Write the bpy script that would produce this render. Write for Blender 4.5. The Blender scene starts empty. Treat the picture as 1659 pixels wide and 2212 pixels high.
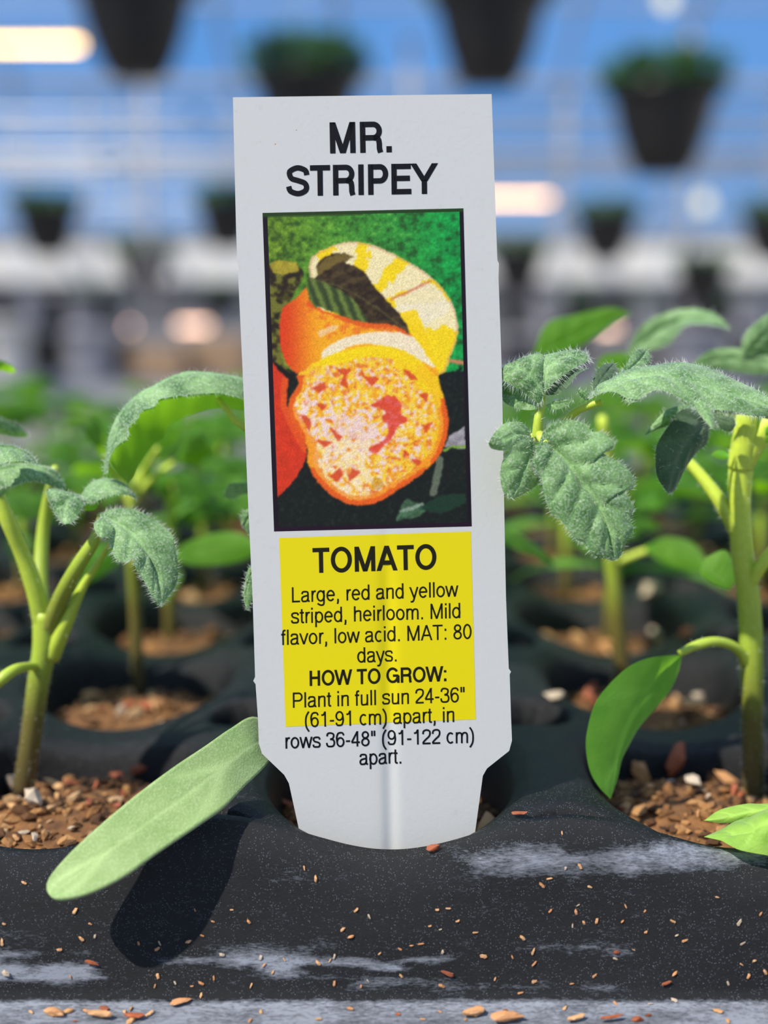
import bpy, math, random
import numpy as np
from mathutils import Vector
from mathutils.bvhtree import BVHTree

random.seed(7); RNG = np.random.default_rng(7)
PI = math.pi
SC = bpy.context.scene
COL = SC.collection
MM = 0.001
BASE_Z = 850.0            # tray top stands 850 mm above the floor; local mm coordinates have z=0 at the tray top

# ---------------------------------------------------------------- camera
F = 2660.0; CX, CY = 829.5, 1106.0
PITCH = math.radians(9.3)
CAM = np.array([0.0, -105.0, 45.0])
FOCUS = 108.0
cd = bpy.data.cameras.new('camera'); cam = bpy.data.objects.new('camera', cd); COL.objects.link(cam)
cd.sensor_fit = 'VERTICAL'; cd.sensor_height = 24.0; cd.sensor_width = 18.0
cd.lens = 24.0 * F / 2212.0
cd.clip_start = 0.005; cd.clip_end = 200
cam.location = (CAM[0]*MM, CAM[1]*MM, (CAM[2]+BASE_Z)*MM)
cam.rotation_euler = (PI/2 - PITCH, 0, 0)
cd.dof.use_dof = True
cd.dof.focus_distance = FOCUS*MM
cd.dof.aperture_fstop = 9.0
cd.dof.aperture_blades = 0
SC.camera = cam
SC.view_settings.view_transform = 'Standard'; SC.view_settings.look = 'None'
SC.view_settings.gamma = 1.0; SC.view_settings.use_curve_mapping = False
SC.view_settings.exposure = 0.0

# ---------------------------------------------------------------- sky
w = bpy.data.worlds.new('sky'); SC.world = w; w.use_nodes = True
nt = w.node_tree; nt.nodes.clear()
o_ = nt.nodes.new('ShaderNodeOutputWorld'); bg = nt.nodes.new('ShaderNodeBackground')
tc = nt.nodes.new('ShaderNodeTexCoord'); sp = nt.nodes.new('ShaderNodeSeparateXYZ'); cr = nt.nodes.new('ShaderNodeValToRGB')
nt.links.new(tc.outputs['Generated'], sp.inputs[0]); nt.links.new(sp.outputs['Z'], cr.inputs[0])
els = cr.color_ramp.elements
els[0].position = 0.0; els[0].color = (0.36, 0.58, 0.93, 1)
els[1].position = 1.0; els[1].color = (0.12, 0.30, 0.74, 1)
for p, c in ((0.07, (0.22, 0.44, 0.84, 1)), (0.16, (0.11, 0.34, 0.78, 1)), (0.3, (0.10, 0.31, 0.74, 1))):
    e = els.new(p); e.color = c
nt.links.new(cr.outputs[0], bg.inputs[0]); bg.inputs[1].default_value = 1.0
nt.links.new(bg.outputs[0], o_.inputs[0])

# ---------------------------------------------------------------- sun
sd = bpy.data.lights.new('sun', 'SUN'); so = bpy.data.objects.new('sun', sd); COL.objects.link(so)
sd.energy = 7.6; sd.angle = math.radians(0.7); sd.color = (1.0, 0.91, 0.78)
SUN = Vector((0.54, 0.36, -0.76)).normalized()
so.rotation_euler = SUN.to_track_quat('-Z', 'Y').to_euler()
so.location = (0, 0, 6)

# ================================================================ helpers
def ray(px, py):
    x = (px-CX)/F; y = -(py-CY)/F
    f = np.array([0, math.cos(PITCH), -math.sin(PITCH)]); u = np.array([0, math.sin(PITCH), math.cos(PITCH)])
    return f + x*np.array([1., 0, 0]) + y*u
def W(px, py, Y):
    """point of the vertical plane y=Y (mm) seen at pixel px,py"""
    d = ray(px, py); return CAM + d*((Y-CAM[1])/d[1])
def s2l(c):
    return tuple((v/12.92 if v <= 0.04045 else ((v+0.055)/1.055)**2.4) for v in [x/255.0 for x in c])

def new_mat(name, color=(.5,.5,.5), rough=0.5, **kw):
    m = bpy.data.materials.new(name); m.use_nodes = True
    b = m.node_tree.nodes['Principled BSDF']
    b.inputs['Base Color'].default_value = (*color[:3], 1); b.inputs['Roughness'].default_value = rough
    for k, v in kw.items(): b.inputs[k.replace('_', ' ')].default_value = v
    return m
class NT:
    """tiny node helper"""
    def __init__(s, m): s.t = m.node_tree; s.b = s.t.nodes.get('Principled BSDF'); s.out = s.t.nodes['Material Output']
    def n(s, typ, **kw):
        x = s.t.nodes.new('ShaderNode'+typ)
        for k, v in kw.items(): setattr(x, k, v)
        return x
    def l(s, a, b): s.t.links.new(a, b)
    def coord(s, scale=(1,1,1), kind='Object'):
        c = s.n('TexCoord'); mp = s.n('Mapping'); mp.inputs['Scale'].default_value = scale
        s.l(c.outputs[kind], mp.inputs[0]); return mp.outputs[0]
    def noise(s, vec, scale, detail=4, rough=0.55):
        x = s.n('TexNoise'); x.inputs['Scale'].default_value = scale; x.inputs['Detail'].default_value = detail
        x.inputs['Roughness'].default_value = rough; s.l(vec, x.inputs['Vector']); return x.outputs['Fac']
    def ramp(s, fac, stops, interp='LINEAR'):
        r = s.n('ValToRGB'); r.color_ramp.interpolation = interp; e = r.color_ramp.elements
        e[0].position = stops[0][0]; e[0].color = (*stops[0][1], 1)
        e[1].position = stops[-1][0]; e[1].color = (*stops[-1][1], 1)
        for p, c in stops[1:-1]: q = e.new(p); q.color = (*c, 1)
        s.l(fac, r.inputs[0]); return r.outputs[0]
    def math(s, op, a, b=None, clamp=False):
        x = s.n('Math', operation=op, use_clamp=clamp)
        for i, v in enumerate((a, b)):
            if v is None: continue
            if isinstance(v, (int, float)): x.inputs[i].default_value = v
            else: s.l(v, x.inputs[i])
        return x.outputs[0]
    def mix(s, fac, a, b):
        x = s.n('Mix', data_type='RGBA')
        for i, v in ((0, fac), (6, a), (7, b)):
            if isinstance(v, (int, float)): x.inputs[i].default_value = v
            elif isinstance(v, tuple): x.inputs[i].default_value = (*v[:3], 1)
            else: s.l(v, x.inputs[i])
        return x.outputs[2]
    def bump(s, h, strength, dist):
        b = s.n('Bump'); b.inputs['Strength'].default_value = strength; b.inputs['Distance'].default_value = dist
        s.l(h, b.inputs['Height']); return b.outputs[0]

def empty(name, loc_mm, label=None, cat=None, group=None):
    o = bpy.data.objects.new(name, None); COL.objects.link(o)
    o.empty_display_size = 0.01
    o.location = (loc_mm[0]*MM, loc_mm[1]*MM, (loc_mm[2]+BASE_Z)*MM)
    tag(o, label, cat, group); return o
def tag(o, label=None, cat=None, group=None, kind=None):
    if label: o['label'] = label
    if cat: o['category'] = cat
    if group: o['group'] = group
    if kind: o['kind'] = kind
    return o
def world_mm(o):
    p = o; v = Vector((0, 0, 0))
    while p is not None: v += p.location; p = p.parent
    return np.array([v.x/MM, v.y/MM, v.z/MM-BASE_Z])
def mob(name, V, Fc, mat, parent=None, origin=None, smooth=True, attrs=None, label=None, cat=None, group=None, kind=None, link=True):
    """mesh object from vertices in mm; origin in mm (defaults to the parent's place, or the lowest centre)"""
    V = np.asarray(V, float)
    if parent is not None: pw = world_mm(parent)
    if origin is None:
        origin = pw if parent is not None else np.array([(V[:,0].min()+V[:,0].max())/2, (V[:,1].min()+V[:,1].max())/2, V[:,2].min()])
    origin = np.asarray(origin, float)
    me = bpy.data.meshes.new(name)
    if isinstance(Fc, np.ndarray): Fc = Fc.tolist()
    me.from_pydata(((V-origin)*MM).tolist(), [], Fc)
    if smooth: me.polygons.foreach_set('use_smooth', [True]*len(me.polygons))
    for k, a in (attrs or {}).items():
        a = np.asarray(a, np.float32)
        if a.ndim == 1:
            at = me.attributes.new(k, 'FLOAT', 'POINT'); at.data.foreach_set('value', a)
        else:
            at = me.color_attributes.new(k, 'FLOAT_COLOR', 'POINT')
            if a.shape[1] == 3: a = np.c_[a, np.ones(len(a), np.float32)]
            at.data.foreach_set('color', a.ravel())
    me.materials.append(mat); me.update()
    o = bpy.data.objects.new(name, me)
    if link: COL.objects.link(o)
    if parent is not None:
        o.parent = parent; o.location = tuple((origin-pw)*MM)
    else:
        o.location = (origin[0]*MM, origin[1]*MM, (origin[2]+BASE_Z)*MM)
    tag(o, label, cat, group, kind)
    return o
class MB:
    """collects shapes (mm) into one mesh"""
    def __init__(s): s.v = []; s.f = []; s.n = 0; s.a = []
    def add(s, V, Fc, a=0.0):
        V = np.asarray(V, float); s.v.append(V); s.f += [[i+s.n for i in f] for f in (Fc.tolist() if isinstance(Fc, np.ndarray) else Fc)]
        s.n += len(V); s.a.append(np.full(len(V), a) if np.isscalar(a) else np.asarray(a)); return s
    def box(s, c, d, a=0.0, bev=0.0):
        c = np.asarray(c, float); d = np.asarray(d, float)/2
        if bev <= 0:
            V = [c+d*np.array(q) for q in ((-1,-1,-1),(1,-1,-1),(1,1,-1),(-1,1,-1),(-1,-1,1),(1,-1,1),(1,1,1),(-1,1,1))]
            return s.add(V, [[0,3,2,1],[4,5,6,7],[0,1,5,4],[1,2,6,5],[2,3,7,6],[3,0,4,7]], a)
        V = []
        for z, k in ((-1, 1), (-1, 0), (1, 0), (1, 1)):
            ex, ey = d[0]-bev*k, d[1]-bev*k; zz = d[2] if k else d[2]-bev
            V += [c+np.array([ex*q[0], ey*q[1], z*zz]) for q in ((-1,-1),(1,-1),(1,1),(-1,1))]
        Fc = [[3,2,1,0],[12,13,14,15]]
        for r in range(3):
            for i in range(4): Fc.append([r*4+i, r*4+(i+1)%4, (r+1)*4+(i+1)%4, (r+1)*4+i])
        return s.add(V, Fc, a)
    def tube(s, P, R, seg=8, a=None, cap=True):
        V, Fc, A = tube(P, R, seg, cap)
        return s.add(V, Fc, A if a is None else a)
    def lathe(s, prof, c=(0,0,0), seg=32, a=0.0):
        V, Fc = [], []
        for r, z in prof:
            for k in range(seg):
                t = 2*PI*k/seg; V.append((c[0]+r*math.cos(t), c[1]+r*math.sin(t), c[2]+z))
        for i in range(len(prof)-1):
            for k in range(seg):
                k2 = (k+1) % seg; Fc.append([i*seg+k, i*seg+k2, (i+1)*seg+k2, (i+1)*seg+k])
        return s.add(V, Fc, a)
    def build(s, name, mat, parent=None, attr=None, **kw):
        return mob(name, np.vstack(s.v), s.f, mat, parent, attrs={attr: np.concatenate(s.a)} if attr else None, **kw)
def tube(P, R, seg=10, cap=True):
    P = np.asarray(P, float); n = len(P)
    R = np.full(n, float(R)) if np.isscalar(R) else np.asarray(R, float)
    V = []; T = np.gradient(P, axis=0); T /= np.linalg.norm(T, axis=1)[:, None]+1e-12
    ref = np.array([0, 0, 1.]) if abs(T[0][2]) < 0.9 else np.array([0, 1., 0])
    for i in range(n):
        a = ref - T[i]*np.dot(ref, T[i]); a /= np.linalg.norm(a)+1e-12; ref = a; b = np.cross(T[i], a)
        for k in range(seg):
            t = 2*PI*k/seg; V.append(P[i]+R[i]*(math.cos(t)*a+math.sin(t)*b))
    Fc = []
    for i in range(n-1):
        for k in range(seg):
            k2 = (k+1) % seg; Fc.append([i*seg+k, i*seg+k2, (i+1)*seg+k2, (i+1)*seg+k])
    if cap: Fc.append(list(range(seg))[::-1]); Fc.append([(n-1)*seg+k for k in range(seg)])
    A = np.repeat(np.linspace(0, 1, n), seg)
    return np.array(V), Fc, A
def spline(P, n):
    """Catmull-Rom through P, resampled to n points by arc length"""
    P = np.asarray(P, float)
    if len(P) > 2:
        Q = np.vstack([2*P[0]-P[1], P, 2*P[-1]-P[-2]]); out = []
        for i in range(1, len(Q)-2):
            p0, p1, p2, p3 = Q[i-1:i+3]
            for t in np.linspace(0, 1, 10, endpoint=False):
                out.append(0.5*((2*p1)+(-p0+p2)*t+(2*p0-5*p1+4*p2-p3)*t*t+(-p0+3*p1-3*p2+p3)*t**3))
        out.append(Q[-2]); P = np.array(out)
    L = np.r_[0, np.cumsum(np.linalg.norm(np.diff(P, axis=0), axis=1))]
    s = np.linspace(0, L[-1], n)
    return np.stack([np.interp(s, L, P[:, k]) for k in range(P.shape[1])], 1)
def vnoise(x, y, seed=0):
    """smooth value noise on arrays"""
    xi = np.floor(x).astype(int); yi = np.floor(y).astype(int); fx = x-xi; fy = y-yi
    fx = fx*fx*(3-2*fx); fy = fy*fy*(3-2*fy)
    def h(a, b):
        k = (a*374761393+b*668265263+seed*69069) & 0xffffffff
        k = ((k ^ (k >> 13))*1274126177) & 0xffffffff
        return ((k ^ (k >> 16)) & 0xffff)/65535.0
    return (h(xi, yi)*(1-fx)+h(xi+1, yi)*fx)*(1-fy)+(h(xi, yi+1)*(1-fx)+h(xi+1, yi+1)*fx)*fy
def fbm(x, y, seed=0, o=4):
    r = 0; a = 0.5
    for k in range(o): r = r+a*vnoise(x*2**k, y*2**k, seed+k); a /= 2
    return r/(1-0.5**o)
def grid_faces(ny, nx):
    i = np.arange((ny-1)*(nx-1)); r = i//(nx-1); c = i % (nx-1); a = r*nx+c
    return np.stack([a, a+1, a+nx+1, a+nx], 1)
def sstep(a, b, x): t = np.clip((x-a)/(b-a), 0, 1); return t*t*(3-2*t)

# ================================================================ materials
def leaf_material(name, top, dark, trans, fuzz, tf=0.42, fuzz_amt=0.5):
    m = new_mat(name, top, 0.55); q = NT(m)
    co = q.coord((1000,)*3)
    n1 = q.noise(co, 0.35, 4); n2 = q.noise(co, 5.0, 3, 0.7)
    n1 = q.math('MULTIPLY', q.math('SUBTRACT', n1, 0.33), 3.0, True); base = q.mix(n1, dark, top)
    base = q.mix(q.math('MULTIPLY', q.math('SUBTRACT', n2, 0.47, True), fuzz_amt*4, True), base, fuzz)
    at = q.n('Attribute', attribute_name='vein')
    base = q.mix(q.math('MULTIPLY', at.outputs['Fac'], 0.55, True), base, tuple(min(1, c*1.5+.04) for c in top))
    q.l(base, q.b.inputs['Base Color'])
    q.b.inputs['Sheen Weight'].default_value = 0.35; q.b.inputs['Specular IOR Level'].default_value = 0.3
    q.l(q.bump(n2, 0.5, 0.00012), q.b.inputs['Normal'])
    tr = q.n('BsdfTranslucent'); tr.inputs[0].default_value = (*trans, 1)
    mx = q.n('MixShader'); mx.inputs[0].default_value = tf
    q.l(q.b.outputs[0], mx.inputs[1]); q.l(tr.outputs[0], mx.inputs[2]); q.l(mx.outputs[0], q.out.inputs[0])
    return m
M = {}
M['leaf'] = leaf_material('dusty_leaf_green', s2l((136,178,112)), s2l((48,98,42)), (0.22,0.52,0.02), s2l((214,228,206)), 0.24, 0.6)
M['leaf_shaded'] = leaf_material('shaded_leaf_green', s2l((78,108,72)), s2l((46,72,42)), (0.06,0.14,0.01), s2l((120,140,116)), 0.15, 0.3)  # shaded copy of the dusty leaf, shade put into its colours
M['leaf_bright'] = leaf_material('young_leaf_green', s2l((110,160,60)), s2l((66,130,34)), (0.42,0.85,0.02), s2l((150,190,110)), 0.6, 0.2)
M['cotyledon'] = leaf_material('seed_leaf_green', s2l((156,182,116)), s2l((130,164,92)), (0.20,0.36,0.03), s2l((196,222,164)), 0.15, 0.45)
M['cotyledon_thin'] = leaf_material('thin_seed_leaf_green', s2l((112,176,54)), s2l((84,150,40)), (0.32,0.72,0.02), s2l((140,190,90)), 0.5, 0.15)
M['lime'] = leaf_material('lime_leaf_green', s2l((164,206,86)), s2l((130,184,60)), (0.35,0.6,0.04), s2l((190,216,130)), 0.35, 0.2)
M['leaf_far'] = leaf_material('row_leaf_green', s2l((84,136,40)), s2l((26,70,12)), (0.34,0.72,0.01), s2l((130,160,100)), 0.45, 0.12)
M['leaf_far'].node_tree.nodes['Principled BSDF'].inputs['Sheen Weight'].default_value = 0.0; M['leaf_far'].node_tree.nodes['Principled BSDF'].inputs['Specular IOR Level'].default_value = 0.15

m = new_mat('stem_green', (.2,.35,.03), 0.45); q = NT(m)
at = q.n('Attribute', attribute_name='along')
c = q.ramp(at.outputs['Fac'], [(0, s2l((84,62,48))), (0.26, s2l((112,100,48))), (0.46, s2l((166,188,62))), (1, s2l((222,244,84)))])
nz = q.noise(q.coord((1000,)*3), 1.5)
q.l(q.mix(q.math('MULTIPLY', nz, .35), c, s2l((90,110,40))), q.b.inputs['Base Color'])
q.b.inputs['Subsurface Weight'].default_value = 0.35; q.b.inputs['Subsurface Scale'].default_value = 0.0006
q.b.inputs['Subsurface Radius'].default_value = (1, 1, .3)
M['stem'] = m
m = new_mat('leaf_hair', (.8,.86,.78), 0.4); q = NT(m)
tr = q.n('BsdfTranslucent'); tr.inputs[0].default_value = (.85,.9,.8,1); mx = q.n('MixShader'); mx.inputs[0].default_value = .5
q.l(q.b.outputs[0], mx.inputs[1]); q.l(tr.outputs[0], mx.inputs[2]); q.l(mx.outputs[0], q.out.inputs[0])
M['hair'] = m

# black tray plastic with mineral deposit and painted flange sun
m = new_mat('black_plastic_with_mineral_bloom', (.012,.014,.016), 0.38); q = NT(m)
co = q.coord((1000,)*3)
st = q.n('Mapping'); st.inputs['Scale'].default_value = (0.5, 1.5, 2.2); q.l(co, st.inputs[0])
big = q.noise(co, 0.16, 5, 0.6); fine = q.noise(st.outputs[0], 3.2, 8, 0.8)
blo = q.noise(st.outputs[0], 0.42, 6, .68)
at = q.n('Attribute', attribute_name='bloom_and_sun')
f = q.math('ADD', q.math('MULTIPLY', blo, 0.7), q.math('MULTIPLY', fine, 1.15))
f = q.math('ADD', f, q.math('MULTIPLY', at.outputs['Fac'], 0.34))
f = q.math('SUBTRACT', f, 1.06); f = q.math('MULTIPLY', f, 3.0, True)
vo = q.n('TexVoronoi'); vo.inputs['Scale'].default_value = 5.5; q.l(co, vo.inputs['Vector'])
sp_ = q.math('MULTIPLY', q.math('LESS_THAN', vo.outputs['Distance'], 0.2), q.math('GREATER_THAN', q.noise(co, 1.3, 2), 0.46))
f = q.math('MAXIMUM', f, q.math('MULTIPLY', sp_, 0.5))
base = q.mix(q.math('MULTIPLY', big, .8), s2l((10,11,13)), s2l((24,26,29)))
q.l(q.mix(f, base, s2l((142,148,158))), q.b.inputs['Base Color'])
q.b.inputs['Specular IOR Level'].default_value = 0.32
q.l(q.math('ADD', q.math('MULTIPLY', f, .4), 0.44), q.b.inputs['Roughness'])
hh = q.math('ADD', q.math('MULTIPLY', q.noise(co, 8.0, 5, .8), .7), q.math('MULTIPLY', f, 0.8))
q.l(q.bump(hh, 0.7, 0.00016), q.b.inputs['Normal'])
M['tray'] = m

# soil and chips
m = new_mat('potting_mix', (.1,.05,.02), 0.85); q = NT(m)
at = q.n('Attribute', attribute_name='tint')
c = q.ramp(at.outputs['Fac'], [(0, s2l((52,34,20))), (0.3, s2l((116,78,44))), (0.5, s2l((172,120,68))), (0.75, s2l((222,166,104))), (1, s2l((240,208,160)))])
co = q.coord((1000,)*3); nz = q.noise(co, 2.5, 6, .7)
q.l(q.mix(q.math('MULTIPLY', nz, .7), c, s2l((60,36,18))), q.b.inputs['Base Color']); q.l(q.bump(nz, .8, .0004), q.b.inputs['Normal'])
M['soil'] = m
def chip_mat(name, c1, c2, rough=.6):
    m = new_mat(name, c1, rough); q = NT(m); co = q.coord((1000,)*3)
    oi = q.n('ObjectInfo'); nz = q.noise(co, 1.6, 5, .7)
    a = q.mix(oi.outputs['Random'], c1, c2)
    q.l(q.mix(q.math('MULTIPLY', nz, .5), a, tuple(x*.45 for x in c1)), q.b.inputs['Base Color']); q.l(q.bump(nz, .6, .0002), q.b.inputs['Normal'])
    return m
M['tan'] = chip_mat('tan_flake', s2l((226,178,120)), s2l((190,132,80)))
M['rust'] = chip_mat('rust_bark', s2l((176,92,50)), s2l((140,74,44)))
M['pale'] = chip_mat('pale_flake', s2l((214,196,172)), s2l((180,160,134)))
M['crumb'] = chip_mat('peat_crumb', s2l((236,184,130)), s2l((200,134,84)))

# tag
m = new_mat('white_tag_plastic', s2l((233,236,240)), 0.33); q = NT(m)
q.b.inputs['Subsurface Weight'].default_value = 0.0
nz = q.noise(q.coord((1000,)*3), 1.1, 6, .75)
q.l(q.mix(q.math('MULTIPLY', q.math('SUBTRACT', nz, .60, True), 2.0, True), s2l((188,190,188)), s2l((152,150,142))), q.b.inputs['Base Color'])
q.l(q.bump(q.noise(q.coord((1000,)*3), 3.0, 3), .12, .0001), q.b.inputs['Normal'])
M['tag'] = m
M['ink'] = new_mat('black_ink', s2l((12,12,15)), 0.45, Specular_IOR_Level=.2)
M['ink_dark'] = new_mat('black_ink_on_yellow', s2l((26,24,6)), 0.45, Specular_IOR_Level=.2)
M['yellow'] = new_mat('yellow_ink', s2l((208,194,8)), 0.4, Specular_IOR_Level=.25)
m = new_mat('printed_picture', (.5,.5,.5), 0.42, Specular_IOR_Level=.25); q = NT(m)
at = q.n('Attribute', attribute_name='print'); q.l(at.outputs['Color'], q.b.inputs['Base Color']); M['print'] = m

# ================================================================ plug tray
P = 31.0; X0 = 0.6; VC = 9.5; NXC, NYC = 16, 8     # pitch, first cell centre
XL, XR = X0-P*8+P/2-P/2, X0+P*8
xs = np.unique(np.round(np.r_[np.arange(X0-P*7.5-6, -62, 1.1), np.arange(-62, 62, 0.36), np.arange(62, X0+P*8.5+6, 1.1)], 3))
ys = np.r_[np.arange(-3.0, 32, 0.36), np.arange(32, 80, .7), np.arange(80, VC+P*7.5+8, 1.2)]
def web(x, Y=None): return -1.4+3.2*np.sin(PI*(x-X0)/P)**2
def opening(x, y):
    u = (x-X0)/P; u = (u-np.round(u))*P
    vi = np.clip(np.round((y-VC)/P), 0, NYC-1); v = y-VC-vi*P
    vs = np.where((vi == 0) & (v < 0), v*11.2/12.0, v)
    return (np.abs(u)**2.7+np.abs(vs)**2.7)**(1/2.7)
XX, YY = np.meshgrid(xs, ys)
R_ = opening(XX, YY)
Z = web(XX)
Z = Z-11*sstep(11.9, 9.9, R_)-0.9*sstep(13.6, 11.4, R_)
ju = (XX-X0)/P-0.5; ju = (ju-np.round(ju))*P; jv = (YY-VC)/P-0.5; jv = (jv-np.round(jv))*P
jr = np.hypot(ju, jv); Z = Z-14*sstep(4.3, 3.4, jr)-0.4*sstep(5.6, 4.3, jr)
Z += 0.25*(fbm(XX/6, YY/6, 3)-.5)
rows = [np.stack([XX, YY, Z], 2)]
# the rolled lip and the sloped front wall
wall = []
for t, dz in ((0.7, .0), (1.4, .12), (2.0, .42), (2.55, .9), (3.0, 1.5), (3.35, 2.2), (3.6, 3.0)):
    wall.append((-3-t, dz))
for k in range(1, 21): wall.append((-6.6-k*0.115, 3.0+k*0.37))
wall += [(-9.15, 10.75), (-9.6, 11.05), (-10.3, 11.2)]
for k in range(1, 8): wall.append((-10.3-k*1.9, 11.2+0.1*k))
fr = []
for yy, dz in wall:
    fade = np.clip(1-dz/9.0, 0, 1)**1.2
    bul = 0.8*np.cos(2*PI*(xs-X0)/P)*np.clip(dz/3, 0, 1)*np.clip((11-dz)/5, 0, 1)
    fr.append(np.stack([xs, np.full_like(xs, yy)-bul*0.5, -1.4-dz+(web(xs)+1.4)*fade+0.12*(fbm(xs/5, np.full_like(xs, yy*1.3), 9)-.5)], 1))
last = fr[-1].copy(); last[:, 2] = -34; fr.append(last)
G = np.vstack([np.array(fr)[::-1], rows[0]])
back = G[-1].copy(); back[:, 2] = -34; back[:, 1] += 2; G = np.vstack([G, back[None]])
ny, nx = G.shape[:2]
left = G[:, 0].copy(); left[:, 2] = -34; right = G[:, -1].copy(); right[:, 2] = -34
G = np.concatenate([left[:, None], G, right[:, None]], 1); nx += 2
Vt = G.reshape(-1, 3); Ft = grid_faces(ny, nx)
# mineral deposit where water dried, on lip and wall foot; flange sunlight painted in
zz = Vt[:, 2]; yv = Vt[:, 1]; xv = Vt[:, 0]
nb = fbm(xv/9, zz*.8+yv*.3, 21, 5); ns = fbm(xv/16+7, zz*1.6, 22, 4)
bloom_and_sun = 1.5*np.exp(-((zz+9.9)/1.5)**2)*(yv < -5)*sstep(.45, .62, nb)+0.7*np.exp(-((zz+10.8)/.35)**2)*(yv < -5)*sstep(.45, .6, ns)
bloom_and_sun += 1.35*np.exp(-((zz+1.9-0.03*np.clip(xv, 0, 40))/1.3)**2)*(yv < -4.2)*sstep(2, 14, xv+6*(nb-.5))*sstep(.38, .6, nb)
bloom_and_sun += 0.6*np.exp(-((zz+2.4)/.8)**2)*(yv < -5)*sstep(-14, -10, xv)*sstep(2, -4, xv)*nb+1.25*(yv < -9.5)  # flat flange term is sunlight put into the tone
bloom_and_sun += 0.8*np.exp(-((zz+7.5)/2)**2)*(yv < -5)*sstep(-26, -31, xv)*nb
tray = mob('plug_tray', Vt, Ft, M['tray'], origin=(X0, -3, -34), attrs={'bloom_and_sun': bloom_and_sun}, label='black plastic plug tray of rounded cells, dusty with white mineral streaks', cat='tray')
bvh_tray = BVHTree.FromPolygons([Vector(v) for v in Vt], Ft.tolist())

# ---- potting mix in the cells
def chip_geo(seed, n=1):
    r = np.random.default_rng(seed); t = (1+5**.5)/2
    V = np.array([(-1,t,0),(1,t,0),(-1,-t,0),(1,-t,0),(0,-1,t),(0,1,t),(0,-1,-t),(0,1,-t),(t,0,-1),(t,0,1),(-t,0,-1),(-t,0,1)], float)/1.9
    Fc = [(0,11,5),(0,5,1),(0,1,7),(0,7,10),(0,10,11),(1,5,9),(5,11,4),(11,10,2),(10,7,6),(7,1,8),(3,9,4),(3,4,2),(3,2,6),(3,6,8),(3,8,9),(4,9,5),(2,4,11),(6,2,10),(8,6,7),(9,8,1)]
    V *= r.uniform(.6, 1.25, (12, 1)); V *= np.array([1, r.uniform(.5, .9), r.uniform(.3, .6)])
    return V, Fc
def rotm(r):
    a, b, c = r.uniform(-.6, .6), r.uniform(-.6, .6), r.uniform(0, 6.28)
    ca, sa, cb, sb, cc, sc = math.cos(a), math.sin(a), math.cos(b), math.sin(b), math.cos(c), math.sin(c)
    return np.array([[cc,-sc,0],[sc,cc,0],[0,0,1]])@np.array([[1,0,0],[0,ca,-sa],[0,sa,ca]])@np.array([[cb,0,sb],[0,1,0],[-sb,0,cb]])
soil = MB(); r = np.random.default_rng(11)
geos = [chip_geo(k) for k in range(8)]
sV, sF, sn = [], [], 0
def soilz(x, y, i, j):
    u = x-(X0+i*P); v = y-(VC+j*P)
    return -3.1-0.016*(u*u+v*v)+1.6*(fbm(x/3.5+40, y/3.5+40, 5, 5)-.5)
for j in range(NYC):
    for i in range(-7, 9):
        cx, cy = X0+i*P, VC+j*P
        if abs(cx) > (105+cy)*0.34+45: continue
        near = j == 0 and abs(i) <= 1; mid = j <= 1 and abs(i) <= 2
        n = 45 if near else (22 if mid else 9)
        g = np.linspace(-11.9, 11.9, n); gx, gy = np.meshgrid(g+cx, g+cy); gz = soilz(gx, gy, i, j)
        tin = 0.15+0.5*fbm(gx/1.2, gy/1.2, 8, 4)
        soil.add(np.stack([gx, gy, gz], 2).reshape(-1, 3), grid_faces(n, n), tin.ravel())
        for k in range(620 if near else (200 if mid else 45)):
            x, y = cx+r.uniform(-11, 11), cy+r.uniform(-11.6, 11)
            s = (r.uniform(.2, .6) if r.random() < .72 else r.uniform(.6, 1.25))*(1 if near else (1.25 if mid else 1.7))
            V, Fc = geos[r.integers(8)]
            V = (V*s)@rotm(r).T*np.array([1, 1, 1.])
            z = float(soilz(np.array(x), np.array(y), i, j))+s*.25
            soil.add(V+np.array([x, y, z]), Fc, float(np.clip(r.beta(1.6, 2.0), 0, 1)))
so_ = soil.build('potting_mix', M['soil'], attr='tint', smooth=False, label='crumbly brown potting mix filling the tray cells', cat='soil', kind='stuff')
bvh_soil = BVHTree.FromPolygons([Vector(v) for v in np.vstack(soil.v)], soil.f)
def cast(px, py, bv=None):
    d = Vector(ray(px, py)).normalized(); best = None
    for b in ((bvh_tray, bvh_soil) if bv is None else (bv,)):
        h = b.ray_cast(Vector(CAM), d)
        if h[0] is not None and (best is None or h[3] < best[3]): best = h
    return best

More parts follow.
